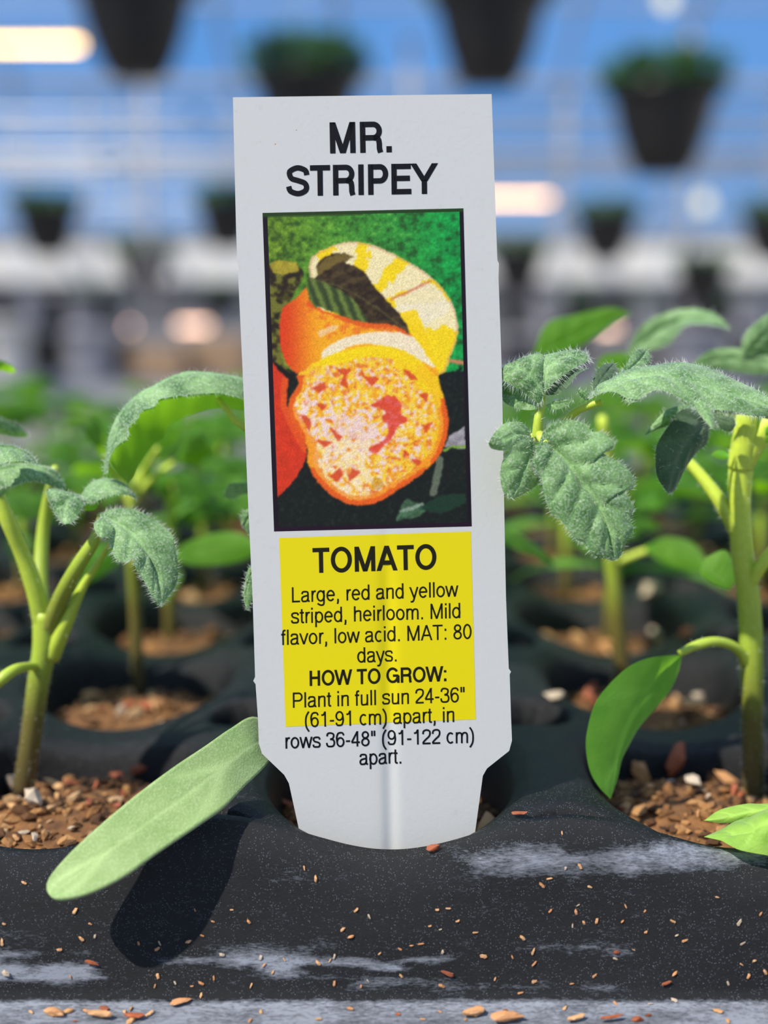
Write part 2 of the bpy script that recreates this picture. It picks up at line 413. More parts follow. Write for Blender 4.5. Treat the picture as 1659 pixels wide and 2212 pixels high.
chip_me = {}
def chip(name, px, py, wpx, asp, mat, label, cat, group=None, rot=0.0, bv=None, lift=.3, seed=None):
    h = cast(px, py, bv)
    if h is None: return
    p = h[0]; d = h[3]*math.cos(PITCH); s = wpx/F*d/2
    k = (seed if seed is not None else random.randrange(10)), mat
    if k not in chip_me:
        V, Fc = chip_geo(100+k[0])
        me = bpy.data.meshes.new(name)
        # subdivide once for a less regular outline
        V2 = list(map(tuple, V)); cache = {}; F2 = []
        rr = random.Random(k[0])
        def midp(a, b):
            e = (min(a, b), max(a, b))
            if e not in cache:
                cache[e] = len(V2); q = (np.array(V2[a])+np.array(V2[b]))/2*rr.uniform(.88, 1.16); V2.append(tuple(q))
            return cache[e]
        for a, b, c in Fc:
            ab, bc, ca = midp(a, b), midp(b, c), midp(c, a); F2 += [(a, ab, ca), (b, bc, ab), (c, ca, bc), (ab, bc, ca)]
        me.from_pydata([(v[0]*MM, v[1]*MM, v[2]*MM) for v in V2], [], F2); me.materials.append(M[mat]); chip_me[k] = me
    o = bpy.data.objects.new(name, chip_me[k]); COL.objects.link(o)
    n = h[1]; p = p+n*s*lift
    o.location = (p.x*MM, p.y*MM, (p.z+BASE_Z)*MM); o.scale = (s, s*asp, s*asp)
    o.rotation_euler = (n.to_track_quat('Z', 'Y').to_matrix()@__import__('mathutils').Matrix.Rotation(rot, 3, 'Z')).to_euler()
    tag(o, label, cat, group); return o

# ================================================================ plant tag
def solve_plane():
    yaw, ti = math.radians(2.0), math.radians(9.5)
    n = np.array([math.sin(yaw)*math.cos(ti), -math.cos(yaw)*math.cos(ti), math.sin(ti)])
    return W(835, 1100, 2.6), n
TP, TN = solve_plane()
def crease(px, py):
    xc = 835+(py-1150)*.014
    return -0.20*sstep(1080, 1350, py)*np.exp(-((px-xc)/15.0)**2)-0.00000035*(px-800)**2*0.6
def TG(px, py, e=0.0):
    """pixel -> point on the tag's face (mm), raised by e"""
    px = np.atleast_1d(np.asarray(px, float)); py = np.atleast_1d(np.asarray(py, float)); out = []
    for a, b in zip(px, py):
        d = ray(a, b); out.append(CAM+d*(np.dot(TP-CAM, TN)/np.dot(d, TN)))
    out = np.array(out)
    return out+TN*(crease(px, py)[:, None]+e)
tg = empty('plant_tag', TG(838, 1960)[0], 'white plastic plant tag printed with a tomato photograph, standing in the front tray cell', 'plant tag')
LE = np.array([(503,210),(510,500),(512.5,570),(516,580),(514.0,588),(524,800),(536,1090),(546,1300),(551,1462),(547,1471),(552,1478),(557,1550),(559,1606),(566,1628),(614,1674),(624,1692),(652,1820),(676,1960)], float)
RE = np.array([(1062,203),(1072,497),(1074.5,562),(1078,569),(1077,600),(1084,800),(1089,1085),(1093,1290),(1099,1444),(1104,1451),(1101,1457),(1104,1550),(1106,1600),(1100,1622),(1052,1660),(1043,1676),(1026,1800),(1006,1960)], float)
NR = 130
tt = np.linspace(0, 1, NR); kk = np.linspace(0, 1, len(LE)); yl = LE[:, 1]
tpos = np.interp(np.linspace(205, 1960, NR), yl, kk)
tpos = np.unique(np.round(np.r_[tpos, kk], 5)); NR = len(tpos)
Lx, Ly = np.interp(tpos, kk, LE[:, 0]), np.interp(tpos, kk, LE[:, 1]); Rx, Ry = np.interp(tpos, kk, RE[:, 0]), np.interp(tpos, kk, RE[:, 1])
us = np.unique(np.round(np.r_[np.linspace(0, 1, 30), np.linspace(.46, .60, 24)], 4)); NU = len(us)
px = Lx[:, None]+(Rx-Lx)[:, None]*us; py = Ly[:, None]+(Ry-Ly)[:, None]*us
V1 = TG(px.ravel(), py.ravel()); TH = 0.45
# rounded-over rim: edge verts sit slightly back
edge = np.zeros((NR, NU), bool); edge[0, :] = edge[-1, :] = True; edge[:, 0] = edge[:, -1] = True
V2 = V1-TN*TH; n1 = len(V1); V1S = V1.copy()
f1 = grid_faces(NR, NU); f2 = f1[:, ::-1]+n1
loop = [k for k in range(NU)]+[r*NU+NU-1 for r in range(1, NR)]+[(NR-1)*NU+k for k in range(NU-2, -1, -1)]+[r*NU for r in range(NR-2, 0, -1)]
nl = len(loop); fs = [[2*n1+(k+1) % nl, 2*n1+k, 2*n1+nl+k, 2*n1+nl+(k+1) % nl] for k in range(nl)]
body = mob('tag_body', np.vstack([V1, V2, V1[loop], V2[loop]]), f1[:, ::-1].tolist()+f2[:, ::-1].tolist()+fs, M['tag'], tg)

def quad_grid(TL, TR, BL, BR, nx, ny):
    u, v = np.meshgrid(np.linspace(0, 1, nx), np.linspace(0, 1, ny))
    q = [np.array(c, float) for c in (TL, TR, BL, BR)]
    Pq = (q[0][None, None]*(1-u)[..., None]+q[1]*u[..., None])*(1-v)[..., None]+(q[2]*(1-u)[..., None]+q[3]*u[..., None])*v[..., None]
    return Pq[..., 0].ravel(), Pq[..., 1].ravel(), u.ravel(), v.ravel()
gx, gy, _, _ = quad_grid((603,1162),(1017,1148),(617,1570),(1028,1554), 60, 30)
mob('yellow_panel', TG(gx, gy, .012), grid_faces(30, 60)[:, ::-1], M['yellow'], tg, label='yellow printed panel behind the lettering')

# ---- the printed picture, painted cell by cell
def poly(pts, x, y):
    ins = np.zeros(x.shape, bool); n = len(pts)
    for i in range(n):
        x1, y1 = pts[i]; x2, y2 = pts[(i+1) % n]
        if y1 == y2: continue
        c = ((y1 > y) != (y2 > y)) & (x < (x2-x1)*(y-y1)/(y2-y1)+x1); ins ^= c
    return ins
def pdist(pts, x, y, closed=True):
    d = np.full(x.shape, 1e9); n = len(pts)
    for i in range(n if closed else n-1):
        a = np.array(pts[i], float); b = np.array(pts[(i+1) % n], float); ab = b-a; L = ab@ab+1e-9
        t = np.clip(((x-a[0])*ab[0]+(y-a[1])*ab[1])/L, 0, 1)
        d = np.minimum(d, np.hypot(x-a[0]-t*ab[0], y-a[1]-t*ab[1]))
    return d
A1 = lambda L: [(560+x/3.456, 440+y/3.456) for x, y in L]
A2 = lambda L: [(560+x/3.456, 780+y/3.456) for x, y in L]
def smooth_poly(pts, n=90): return [tuple(p) for p in spline(list(pts)+[pts[0]], n)][:-1]
PX_, PY_, pu, pv = quad_grid((567,460),(1001,450),(592,1148),(1019,1137), 270, 430)
x, y = PX_, PY_
jx = x+5*(fbm(x/9, y/9, 31)-.5)+2*(vnoise(x/2.2, y/2.2, 1)-.5); jy = y+5*(fbm(x/9, y/9, 32)-.5)+2*(vnoise(x/2.2, y/2.2, 2)-.5)
C = np.zeros((len(x), 3))
def put(mask, c, a=1.0):
    a = np.asarray(a)*np.ones(len(x)) if np.isscalar(a) else a
    mm = mask.astype(float)*a; c = np.array(c, float) if not isinstance(c, np.ndarray) else c
    C[:] = C*(1-mm[:, None])+c*mm[:, None]
n1_ = fbm(x/14, y/11, 41, 4); n2_ = vnoise(x/2.6, y/2.6, 42); n3_ = fbm(x/10+.3*y/10, y/8, 43, 3)
g = np.clip((x-600)/380, 0, 1)[:, None]
gr = (np.array([96,132,34])*(1-g)+np.array([22,140,62])*g)
gr = gr*(0.62+0.75*n1_[:, None])*(0.8+.4*n2_[:, None])
C[:] = gr
put(n1_+.3*n2_ < .50, np.array([40,72,28]), .6)
put((n1_*.6+n2_*.5 > .72) & (x < 900), np.array([158,168,60]), .35)
dark = (y > 800+25*(n1_-.5)+(x < 700)*0); put(dark, np.array([22,26,22])); put(dark & (n2_ > .75), np.array([50,58,44]), .6)
# shadowed foliage at the left
lf = poly(smooth_poly(A1([(60,470),(130,430),(260,440),(330,520),(290,620),(210,750),(150,830),(160,1000),(170,1150),(240,1300),(60,1300)])), jx, jy)
put(lf, np.array([70,66,26])); put(lf & (n1_ > .52), np.array([128,128,48]), .7); put(lf & (n1_ < .42), np.array([36,26,20]), .8)
put(poly(A1([(70,450),(140,420),(280,440),(300,500),(200,530),(110,520)]), jx, jy), np.array([190,172,50]), .75)
put(pdist(A1([(90,1190),(235,1300)]), x, y, False) < 7, np.array([24,22,18]))
# pale twig and grey leaf bits at the right
put(pdist(A1([(1430,1170),(1530,1190)]), jx, jy, False) < 4, np.array([190,130,90]))
put(poly(A2([(1380,640),(1420,560),(1540,480),(1540,660)]), jx, jy), np.array([176,170,176])*(.6+.5*n1_[:, None]))
put(pdist(A2([(1380,670),(1440,640),(1540,640)]), jx, jy, False) < 3, np.array([120,160,60]))
put(pdist(A2([(1350,740),(1330,860),(1300,980)]), jx, jy, False) < 8, np.array([120,132,110]), .75)
put(poly(A2([(1020,1190),(1050,1090),(1100,1020),(1180,1060),(1250,1120),(1180,1170),(1080,1180)]), jx, jy), np.array([70,104,74])*(.5+n1_[:, None]))
put(pdist(A2([(1060,1120),(1220,1070)]), jx, jy, False) < 4, np.array([150,170,150]), .8)
put(poly(A2([(1180,1100),(1350,1000),(1540,990),(1540,1060),(1360,1140)]), jx, jy), np.array([30,62,44]), .8)
# tomato at the back, striped yellow and cream
bt = smooth_poly(A1([(370,500),(400,390),(560,305),(700,282),(850,310),(980,365),(1100,425),(1290,550),(1420,700),(1478,850),(1480,1000),(1430,1130),(1330,1290),(900,1250),(500,900)]))
b = poly(bt, jx, jy); ed = pdist(bt, x, y)
ang = np.arctan2(y-680, x-770); rad = np.hypot(x-770, y-680)
stripe = np.sin(ang*11.0+2.2*fbm(x/24, y/24, 51)+1.5*fbm(x/8, y/8, 52))-.35*(rad < 75)+.25*(rad > 120)
put(b, np.array([244,210,24]))
put(b & (stripe > -.1) & (y < 720), np.array([240,226,184]), .92)
put(b & poly(smooth_poly(A1([(1000,710),(1150,650),(1300,600),(1420,760),(1380,830),(1250,900),(1250,1000),(1180,900),(1050,790)])), jx, jy), np.array([236,224,190]), .9)
put(b & (ed < 5), np.array([208,160,120]), .55)
put(b & (pdist(A1([(980,715),(1130,650),(1280,580)]), jx, jy, False) < 2.5), np.array([206,120,90]), .8)
put(b & poly(A1([(1030,820),(1170,790),(1260,1000),(1300,1250),(1180,1150),(1120,960)]), jx, jy), np.array([246,206,16]), .9)
# middle tomato, orange to red
mt = smooth_poly(A1([(350,620),(280,700),(170,800),(155,1000),(190,1170),(290,1270),(450,1240),(700,1300),(1000,1300),(1330,1290),(1250,1130),(1180,1020),(1110,960),(1000,905),(830,885),(600,835),(450,785),(390,740)]))
b = poly(mt, jx, jy); t = np.clip((x-605)/95, 0, 1)[:, None]; t = t*t*(3-2*t)
put(b, np.array([218,64,24])*(1-t)+np.array([244,168,30])*t)
put(b & (n3_ > .6) & (x > 655) & (y < 735), np.array([232,112,40]), .7)
put(b & (pdist(A1([(380,745),(560,820),(800,905),(1000,900),(1110,960)]), x, y, False) < 8+8*(n1_-.5)), np.array([222,84,30]), .85)
put(b & poly(smooth_poly(A1([(460,1180),(480,1090),(620,1010),(760,970),(950,955),(1120,980),(1240,1080),(1310,1230),(1180,1160),(900,1060),(700,1060)])), jx, jy), np.array([240,228,200]), .92)
put(b & poly(A1([(430,960),(520,910),(600,910),(560,950),(450,1000)]), jx, jy), np.array([240,206,170]), .7)
# dark leaf laid over the fruit
lfp = smooth_poly(A1([(710,400),(600,370),(480,400),(430,470),(430,550),(365,560),(372,650),(400,740),(520,800),(700,868),(830,888),(1000,905),(1060,930),(1128,968),(1050,830),(950,720),(850,610),(790,520),(700,460),(640,440)]), 160)
b = poly(lfp, jx, jy); put(b, np.array([56,44,28])); put(b & (n1_ > .5), np.array([74,58,34]), .6)
gh = b & poly(A1([(350,540),(430,560),(520,600),(600,640),(690,700),(760,790),(820,900),(500,900),(340,760)]), jx, jy)
wv_ = np.sin((x*.9-y*.35)/3.4+2.2*n1_); put(gh, np.array([84,108,48]), .8); put(gh & (wv_ > .3), np.array([40,52,30]), .6); put(gh & (wv_ < -.55), np.array([122,148,66]), .55)
w2_ = np.sin((x*.35+y*.95)/4.2+3*n1_); put(b & ~gh & (w2_ > .5), np.array([96,80,44]), .45); put(b & ~gh & (n3_ < .4), np.array([38,24,18]), .6)
put(b & poly(A1([(430,540),(440,470),(500,400),(620,372),(710,400),(600,440),(520,490)]), jx, jy), np.array([122,104,46]), .8)
put(b & (pdist(A1([(380,570),(560,600),(760,700),(950,830),(1120,960)]), jx, jy, False) < 2), np.array([104,104,56]), .5)
# red tomato at the left edge
rd = A1([(60,1170),(100,1190)])+A2([(215,140),(205,330),(265,470),(360,640),(345,750),(240,920),(140,1015),(60,1050)])
b = poly(rd, jx, jy); put(b, np.array([208,56,28])*(0.9+.2*n1_[:, None])); put(b & (pdist(A2([(215,150),(205,330),(265,470),(360,640)]), x, y, False) < 14), np.array([228,88,30]), .8)
# cut slice in front
sl = smooth_poly(A1([(275,1290),(400,1195),(560,1120),(700,1080),(850,1058),(1050,1090),(1200,1170),(1310,1290)])+A2([(1335,110),(1350,180),(1385,280),(1412,420),(1400,560),(1350,700),(1230,830),(1100,925),(1000,985),(900,1048),(730,1080),(600,1040),(480,950),(400,850),(358,740),(365,650),(330,590),(262,480),(215,385),(230,270),(290,180)]), 140)
b = poly(sl, jx, jy); ed = pdist(sl, x, y)
put(b, np.array([244,190,44])); fl = b & (ed > 13)
# flesh: warped blotches of cream, yellow, orange and seed-gel red
qx, qy = x+9*(fbm(x/18, y/18, 71)-.5), y+9*(fbm(x/18, y/18, 72)-.5)
f1_ = fbm(qx/9, qy/9, 73, 3); f2_ = fbm(qx/6+20, qy/7, 74, 3); f3_ = fbm(qx/12+5, qy/9+9, 75, 2)
lft = np.clip((900-x)/240, 0, 1)*np.clip((y-830)/60, 0, 1)
put(fl & (f1_ > .50), np.array([246,206,60]), .85); put(fl & (f1_ < .42), np.array([240,160,34]), .85)
put(fl & (f2_+.16*lft > .60), np.array([240,214,196]), .9); put(fl & (f2_+.12*lft > .70), np.array([246,228,222]), .9)
put(fl & (f3_ < .30), np.array([222,104,44]), .8); put(fl & (f3_ > .74), np.array([226,120,96]), .6)
mid_ = np.exp(-(((x-760)/70)**2+((y-945)/55)**2)); put(fl & (mid_*.4+f2_ > .66), np.array([236,206,200]), .8)
put(fl & (y > 950) & (x < 800) & (f1_ > .46), np.array([246,224,170]), .7)
put(b & (ed < 24+9*(n1_-.5)) & (y < 790), np.array([246,212,16]), .95)
put(b & (ed < 40+10*(n1_-.5)) & (y < 850) & (x > 850), np.array([246,208,20]), .85)
put(b & (y >= 790) & (x > 900) & (ed < 26), np.array([244,190,24]), .8)
lo = b & (ed < 11+9*(n1_-.5)) & ((y > 860) & (x > 930) | (y > 1010) | (x < 660) & (y > 810)); put(lo, np.array([226,86,26]), .92)
put(b & ~lo & (ed < 20+9*(n1_-.5)) & (y > 880), np.array([240,136,34]), .7)
arc = poly(smooth_poly(A2([(820,335),(880,300),(940,262),(1000,262),(1055,320),(1060,400),(1108,440),(1040,490),(990,570),(930,625),(870,690),(815,650),(920,600),(960,530),(960,470),(905,420),(950,390),(900,350),(860,345)])), jx, jy)
put(fl & arc, np.array([216,66,44]), .92); put(fl & arc & (f1_ < .42), np.array([226,104,104]), .6)
for pp in ([(310,405),(360,420),(385,470),(375,520)], [(400,200),(480,170),(500,195),(440,235)], [(580,70),(680,55),(640,120),(660,200),(610,170),(640,100)], [(760,75),(800,120),(890,130),(850,180),(800,140)], [(1080,60),(1180,130),(1130,140)], [(1200,250),(1250,240),(1250,300)], [(1230,490),(1290,460),(1240,530)], [(540,860),(600,800),(620,850),(575,905)], [(670,890),(690,800),(750,830)], [(1140,740),(1210,750),(1180,780)], [(440,590),(540,610),(490,640)], [(530,500),(620,570),(590,590)], [(1090,670),(1110,700),(1080,710)], [(430,320),(500,330),(470,360)]):
    put(fl & (poly(A2(pp), jx, jy) | (pdist(A2(pp), jx, jy) < 1.6)), np.array([210,72,36]), .9)
put(fl & (np.hypot(x-815, y-1045) < 13), np.array([196,140,40]), .6)
Cg = C.reshape(430, 270, 3)
for _ in range(2):
    Cg = (np.roll(Cg, 1, 0)+2*Cg+np.roll(Cg, -1, 0))/4; Cg = (np.roll(Cg, 1, 1)+2*Cg+np.roll(Cg, -1, 1))/4
C = Cg.reshape(-1, 3)*(0.90+.2*vnoise(x/1.7, y/1.7, 77)[:, None])
# printed dark frame and halftone screen
put((pu < .024) | (pu > .978), np.array([26,16,26])); put((pv < .010), np.array([34,62,22])); put(pv > .988, np.array([34,14,30])); put((pv < .016) & (pu < .5), np.array([40,60,24]), .6)
scr = 0.5+0.5*np.sin(x*2*PI/4.3)*np.sin(y*2*PI/4.3)
C = np.clip(C*(0.93+.14*scr[:, None]), 0, 255)/255.0
Cl = np.where(C <= .04045, C/12.92, ((C+.055)/1.055)**2.4)*.82
mob('printed_photograph', TG(x, y, .014), grid_faces(430, 270)[:, ::-1], M['print'], tg, attrs={'print': np.clip(Cl, 0, 1)}, label='printed photograph of striped and sliced yellow-red tomatoes')

# ---- lettering: a stroke alphabet drawn here
def arcp(cx, cy, rx, ry, a0, a1, n=26):
    return [(cx+rx*math.cos(math.radians(a0+(a1-a0)*k/n)), cy+ry*math.sin(math.radians(a0+(a1-a0)*k/n))) for k in range(n+1)]
def cm(*pts, n=26): return [tuple(p) for p in spline([np.array(p, float) for p in pts], n)]
def glyph(ch, h):
    l = 75+h; T = 718-h; B = h; X = 530-h; b = B-6
    g = {
    ' ': (278, []), 'I': (278, [[(139,0),(139,718)]]),
    'M': (833, [[(l,0),(l,718)],[(833-l,0),(833-l,718)],[(l+4,716),(416,2)],[(829-l,716),(416,2)]]),
    'R': (722, [[(l,0),(l,718)],[(l,T),(430,T)]+arcp(430,(T+345)/2,210-h+20,(T-345)/2,90,-90)[1:]+[(l,345)],cm((430,345),(555,320),(590,220),(596,90),(625,0))]),
    'S': (667, [cm((592,490),(550,T-55),(335,T+8),(135,T-55),(98,525),(160,415),(335,365),(530,300),(582,195),(525,B+45),(335,b),(125,B+55),(72,230),n=50)]),
    'T': (611, [[(18,T),(593,T)],[(305,T),(305,0)]]),
    'P': (667, [[(l,0),(l,718)],[(l,T),(400,T)]+arcp(400,(T+325)/2,225-h,(T-325)/2,90,-90)[1:]+[(l,325)]]),
    'E': (667, [[(l,0),(l,718)],[(l,T),(620,T)],[(l,375),(590,375)],[(l,B),(628,B)]]),
    'Y': (667, [[(25,718),(333,300)],[(642,718),(333,300)],[(333,330),(333,0)]]),
    'O': (778, [arcp(389,359,350-h,372-h,0,360,44)]),
    'A': (667, [[(48,0),(333,714)],[(619,0),(333,714)],[(150,235),(517,235)]]),
    'L': (556, [[(l,0),(l,718)],[(l,B),(530,B)]]),
    'H': (722, [[(l,0),(l,718)],[(722-l,0),(722-l,718)],[(l,375),(722-l,375)]]),
    'W': (944, [[(35,718),(250,4)],[(250,4),(472,714)],[(472,714),(694,4)],[(694,4),(909,718)]]),
    'G': (778, [arcp(389,359,350-h,372-h,35,345,40),[(400,340),(712,340)],[(700,355),(700,0)]]),
    'a': (556, [cm((85,375),(130,470),(265,X),(400,465),(430,370),(430,220),(430,90),(460,B),(525,B)),cm((430,300),(300,285),(140,240),(78,150),(120,45),(215,b),(350,50),(430,160))]),
    'c': (500, [arcp(268,262,228-h,272-h,48,312)]),
    'd': (556, [arcp(265,262,235-h,272-h,0,360,36),[(488-h+40-40,0),(488-h,718)]]),
    'e': (556, [arcp(278,262,238-h,272-h,0,322,34),[(55,272),(500,272)]]),
    'f': (278, [cm((120,0),(120,300),(120,580),(160,670),(265,T+2)),[(10,X+3),(258,X+3)]]),
    'g': (556, [arcp(265,262,235-h,272-h,0,360,36),cm((488-h,523),(488-h,100),(488-h,-40),(410,-150),(260,-170),(80,-90))]),
    'h': (556, [[(l,0),(l,718)],cm((l,330),(170,455),(300,X),(430,470),(485-h,340),(485-h,150),(485-h,0))]),
    'i': (222, [[(111,0),(111,523)],[(111,622),(111,718)]]), 'l': (222, [[(111,0),(111,718)]]),
    'm': (833, [[(l,0),(l,523)],cm((l,330),(170,455),(270,X),(380,460),(415,350),(415,150),(415,0)),cm((415,330),(480,455),(580,X),(690,460),(725,350),(725,150),(725,0))]),
    'n': (556, [[(l,0),(l,523)],cm((l,330),(170,455),(300,X),(430,470),(485-h,340),(485-h,150),(485-h,0))]),
    'o': (556, [arcp(278,262,240-h,272-h,0,360,36)]),
    'p': (556, [[(l,-207),(l,523)],arcp(290,262,235-h,272-h,0,360,36)]),
    'r': (333, [[(l,0),(l,523)],cm((l,300),(180,455),(250,510-h/2),(325,X+5))]),
    's': (500, [cm((430,375),(390,468),(250,X),(110,462),(72,385),(130,300),(250,265),(390,220),(432,140),(380,45),(250,b),(100,50),(52,150),n=44)]),
    't': (278, [cm((135,665),(135,400),(135,110),(165,B),(262,B-3)),[(12,X+3),(258,X+3)]]),
    'u': (556, [cm((l,523),(l,350),(l,180),(140,50),(260,b),(400,65),(485-h,190)),[(485-h,0),(485-h,523)]]),
    'v': (500, [[(35,523),(250,5)],[(465,523),(250,5)]]), 'w': (722, [[(32,523),(190,5)],[(190,5),(361,520)],[(361,520),(532,5)],[(532,5),(690,523)]]),
    'y': (500, [[(35,523),(262,12)],cm((465,523),(330,160),(240,-80),(180,-160),(60,-165))]),
    '0': (556, [arcp(278,352,238-h,362-h,0,360,40)]), '1': (556, [[(330,0),(330,710)],cm((110,540),(240,565),(322,690))]),
    '2': (556, [cm((72,480),(115,620),(278,710-h),(440,625),(475,500),(420,370),(250,240),(110,120),(70,B+10),n=36),[(45,B),(505,B)]]),
    '3': (556, [cm((72,515),(120,640),(270,710-h),(430,620),(455,525),(400,415),(250,375)),cm((250,375),(430,345),(492,205),(430,65),(270,b),(105,65),(50,210))]),
    '4': (556, [[(372,0),(372,710)],[(372,700),(55,215)],[(35,195),(520,195)]]),
    '6': (556, [arcp(285,228,228-h,240-h,0,360,36),cm((285-228+h,228),(75,440),(150,625),(300,710-h),(425,640),(475,540))]),
    '8': (556, [arcp(278,530,205-h,182-h,0,360,32),arcp(278,195,235-h,205-h,0,360,34)]),
    '9': (556, [arcp(271,475,228-h,235-h,0,360,36),cm((271+228-h,475),(480,260),(405,70),(255,b),(130,60),(80,165))]),
    '.': (278, [[(139,0),(139,2*h+16)]]), ',': (278, [[(139,0),(139,2*h+16)],[(150,6),(112,-140)]]),
    ':': (278, [[(139,0),(139,2*h+16)],[(139,415),(139,523)]]), '"': (355, [[(105,718),(105,462)],[(250,718),(250,462)]]),
    '-': (333, [[(45,262),(290,262)]]), '(': (333, [cm((285,735),(140,520),(100,262),(140,0),(285,-207))]), ')': (333, [cm((48,735),(193,520),(233,262),(193,0),(48,-207))]),
    }[ch]
    return g
def lettering(text, x0, y0, x1, y1, cap, h, mat, label, raise_=.024):
    strokes = []; pen = 0; lo = 1e9; hi = -1e9
    for ch in text:
        adv, st = glyph(ch, h)
        for s in st:
            s = [(p[0]+pen, p[1]) for p in s]; strokes.append(s)
            lo = min(lo, min(p[0] for p in s)); hi = max(hi, max(p[0] for p in s))
        pen += adv
    lo -= h; hi += h
    s = cap/718.0; Lpx = math.hypot(x1-x0, y1-y0); hw = h*s
    ex = np.array([x1-x0, y1-y0])/Lpx; sx = Lpx/(hi-lo); ey = np.array([-0.012, -1.0])*s
    if len(text) <= 6: ey = np.array([-0.02, -1.0])*s
    Vv, Ff = [], []
    Bm = np.linalg.inv(np.stack([ex, ey], 1))
    for st in strokes:
        clampb = None
        if len(st) == 2 and abs(st[0][0]-st[1][0]) > 8 and abs(st[0][1]-st[1][1]) > 8:      # diagonals end in level cuts
            a_, b_ = np.array(st[0], float), np.array(st[1], float); clampb = (min(a_[1], b_[1]), max(a_[1], b_[1])); dd = (b_-a_)/np.linalg.norm(b_-a_)
            clampb = (0.0 if abs(clampb[0]) < 30 else clampb[0], 718.0 if clampb[1] > 690 else 523.0 if 500 < clampb[1] < 530 else clampb[1]); st = [tuple(a_-dd*45), tuple(b_+dd*45)]
        pts = np.array([[x0, y0]+ex*(p[0]-lo)*sx+ey*p[1] for p in st])
        keep = [0]+[i for i in range(1, len(pts)) if np.linalg.norm(pts[i]-pts[i-1]) > 1e-6]; pts = pts[keep]
        closed = np.linalg.norm(pts[0]-pts[-1]) < 1e-3 and len(pts) > 4
        d = np.diff(pts, axis=0); d /= np.linalg.norm(d, axis=1)[:, None]; nn = np.stack([-d[:, 1], d[:, 0]], 1)
        nv = np.vstack([nn[:1], (nn[1:]+nn[:-1]), nn[-1:]])
        if closed: nv[0] = nv[-1] = nn[0]+nn[-1]
        L = np.linalg.norm(nv, axis=1)[:, None]; nv = nv/L
        cosf = np.ones(len(pts)); cosf[1:-1] = np.clip((nv[1:-1]*nn[1:]).sum(1), .6, 1)
        off = nv*(hw/cosf)[:, None]; k0 = len(Vv); org = np.array([x0, y0], float)
        for i_, (a, o) in enumerate(zip(pts, off)):
            for sg in (1, -1):
                p_ = a+o*sg
                if clampb is not None:      # slide along the stroke to the level line
                    ab = Bm@(p_-org); dv_ = Bm@(pts[1]-pts[0]); tgt = min(max(ab[1], clampb[0]), clampb[1]); ab = ab+dv_*((tgt-ab[1])/dv_[1]); p_ = org+ex*ab[0]+ey*ab[1]
                Vv.append(p_)
        for i in range(len(pts)-1): Ff.append([k0+2*i, k0+2*i+1, k0+2*i+3, k0+2*i+2])
    Vv = np.array(Vv); W3 = TG(Vv[:, 0], Vv[:, 1], raise_)
    return mob('lettering', W3, Ff, mat, tg, smooth=False, label=label)
lettering('MR.', 714, 331.5, 845.5, 329, 67, 63, M['ink'], 'bold black lettering reading MR.')
lettering('STRIPEY', 619, 424, 945, 418.5, 66, 63, M['ink'], 'bold black lettering reading STRIPEY')
lettering('TOMATO', 672, 1238, 942.5, 1229.5, 54, 61, M['ink_dark'], 'bold black lettering reading TOMATO')
for tx, a in (('Large, red and yellow', (631,1301.5,990,1288.5)), ('striped, heirloom. Mild', (628.5,1347,994.5,1335)), ('flavor, low acid. MAT: 80', (606,1393.5,1018.5,1380)),
              ('days.', (772,1431.5,856.5,1429)), ('Plant in full sun 24-36"', (633,1529,1003.6,1516.5)), ('(61-91 cm) apart, in', (659,1571,981,1559.5)),
              ('rows 36-48" (91-122 cm)', (617,1617,1023.5,1604.5)), ('apart.', (776.8,1652.5,866.5,1649.5))):
    lettering(tx, *a, 33, 41, M['ink_dark'] if a[1] < 1600 else M['ink'], 'small black lettering reading '+tx.replace('"', ' inch'))
lettering('HOW TO GROW:', 669.4, 1481.8, 964, 1471.5, 33, 60, M['ink_dark'], 'bold black lettering reading HOW TO GROW:')

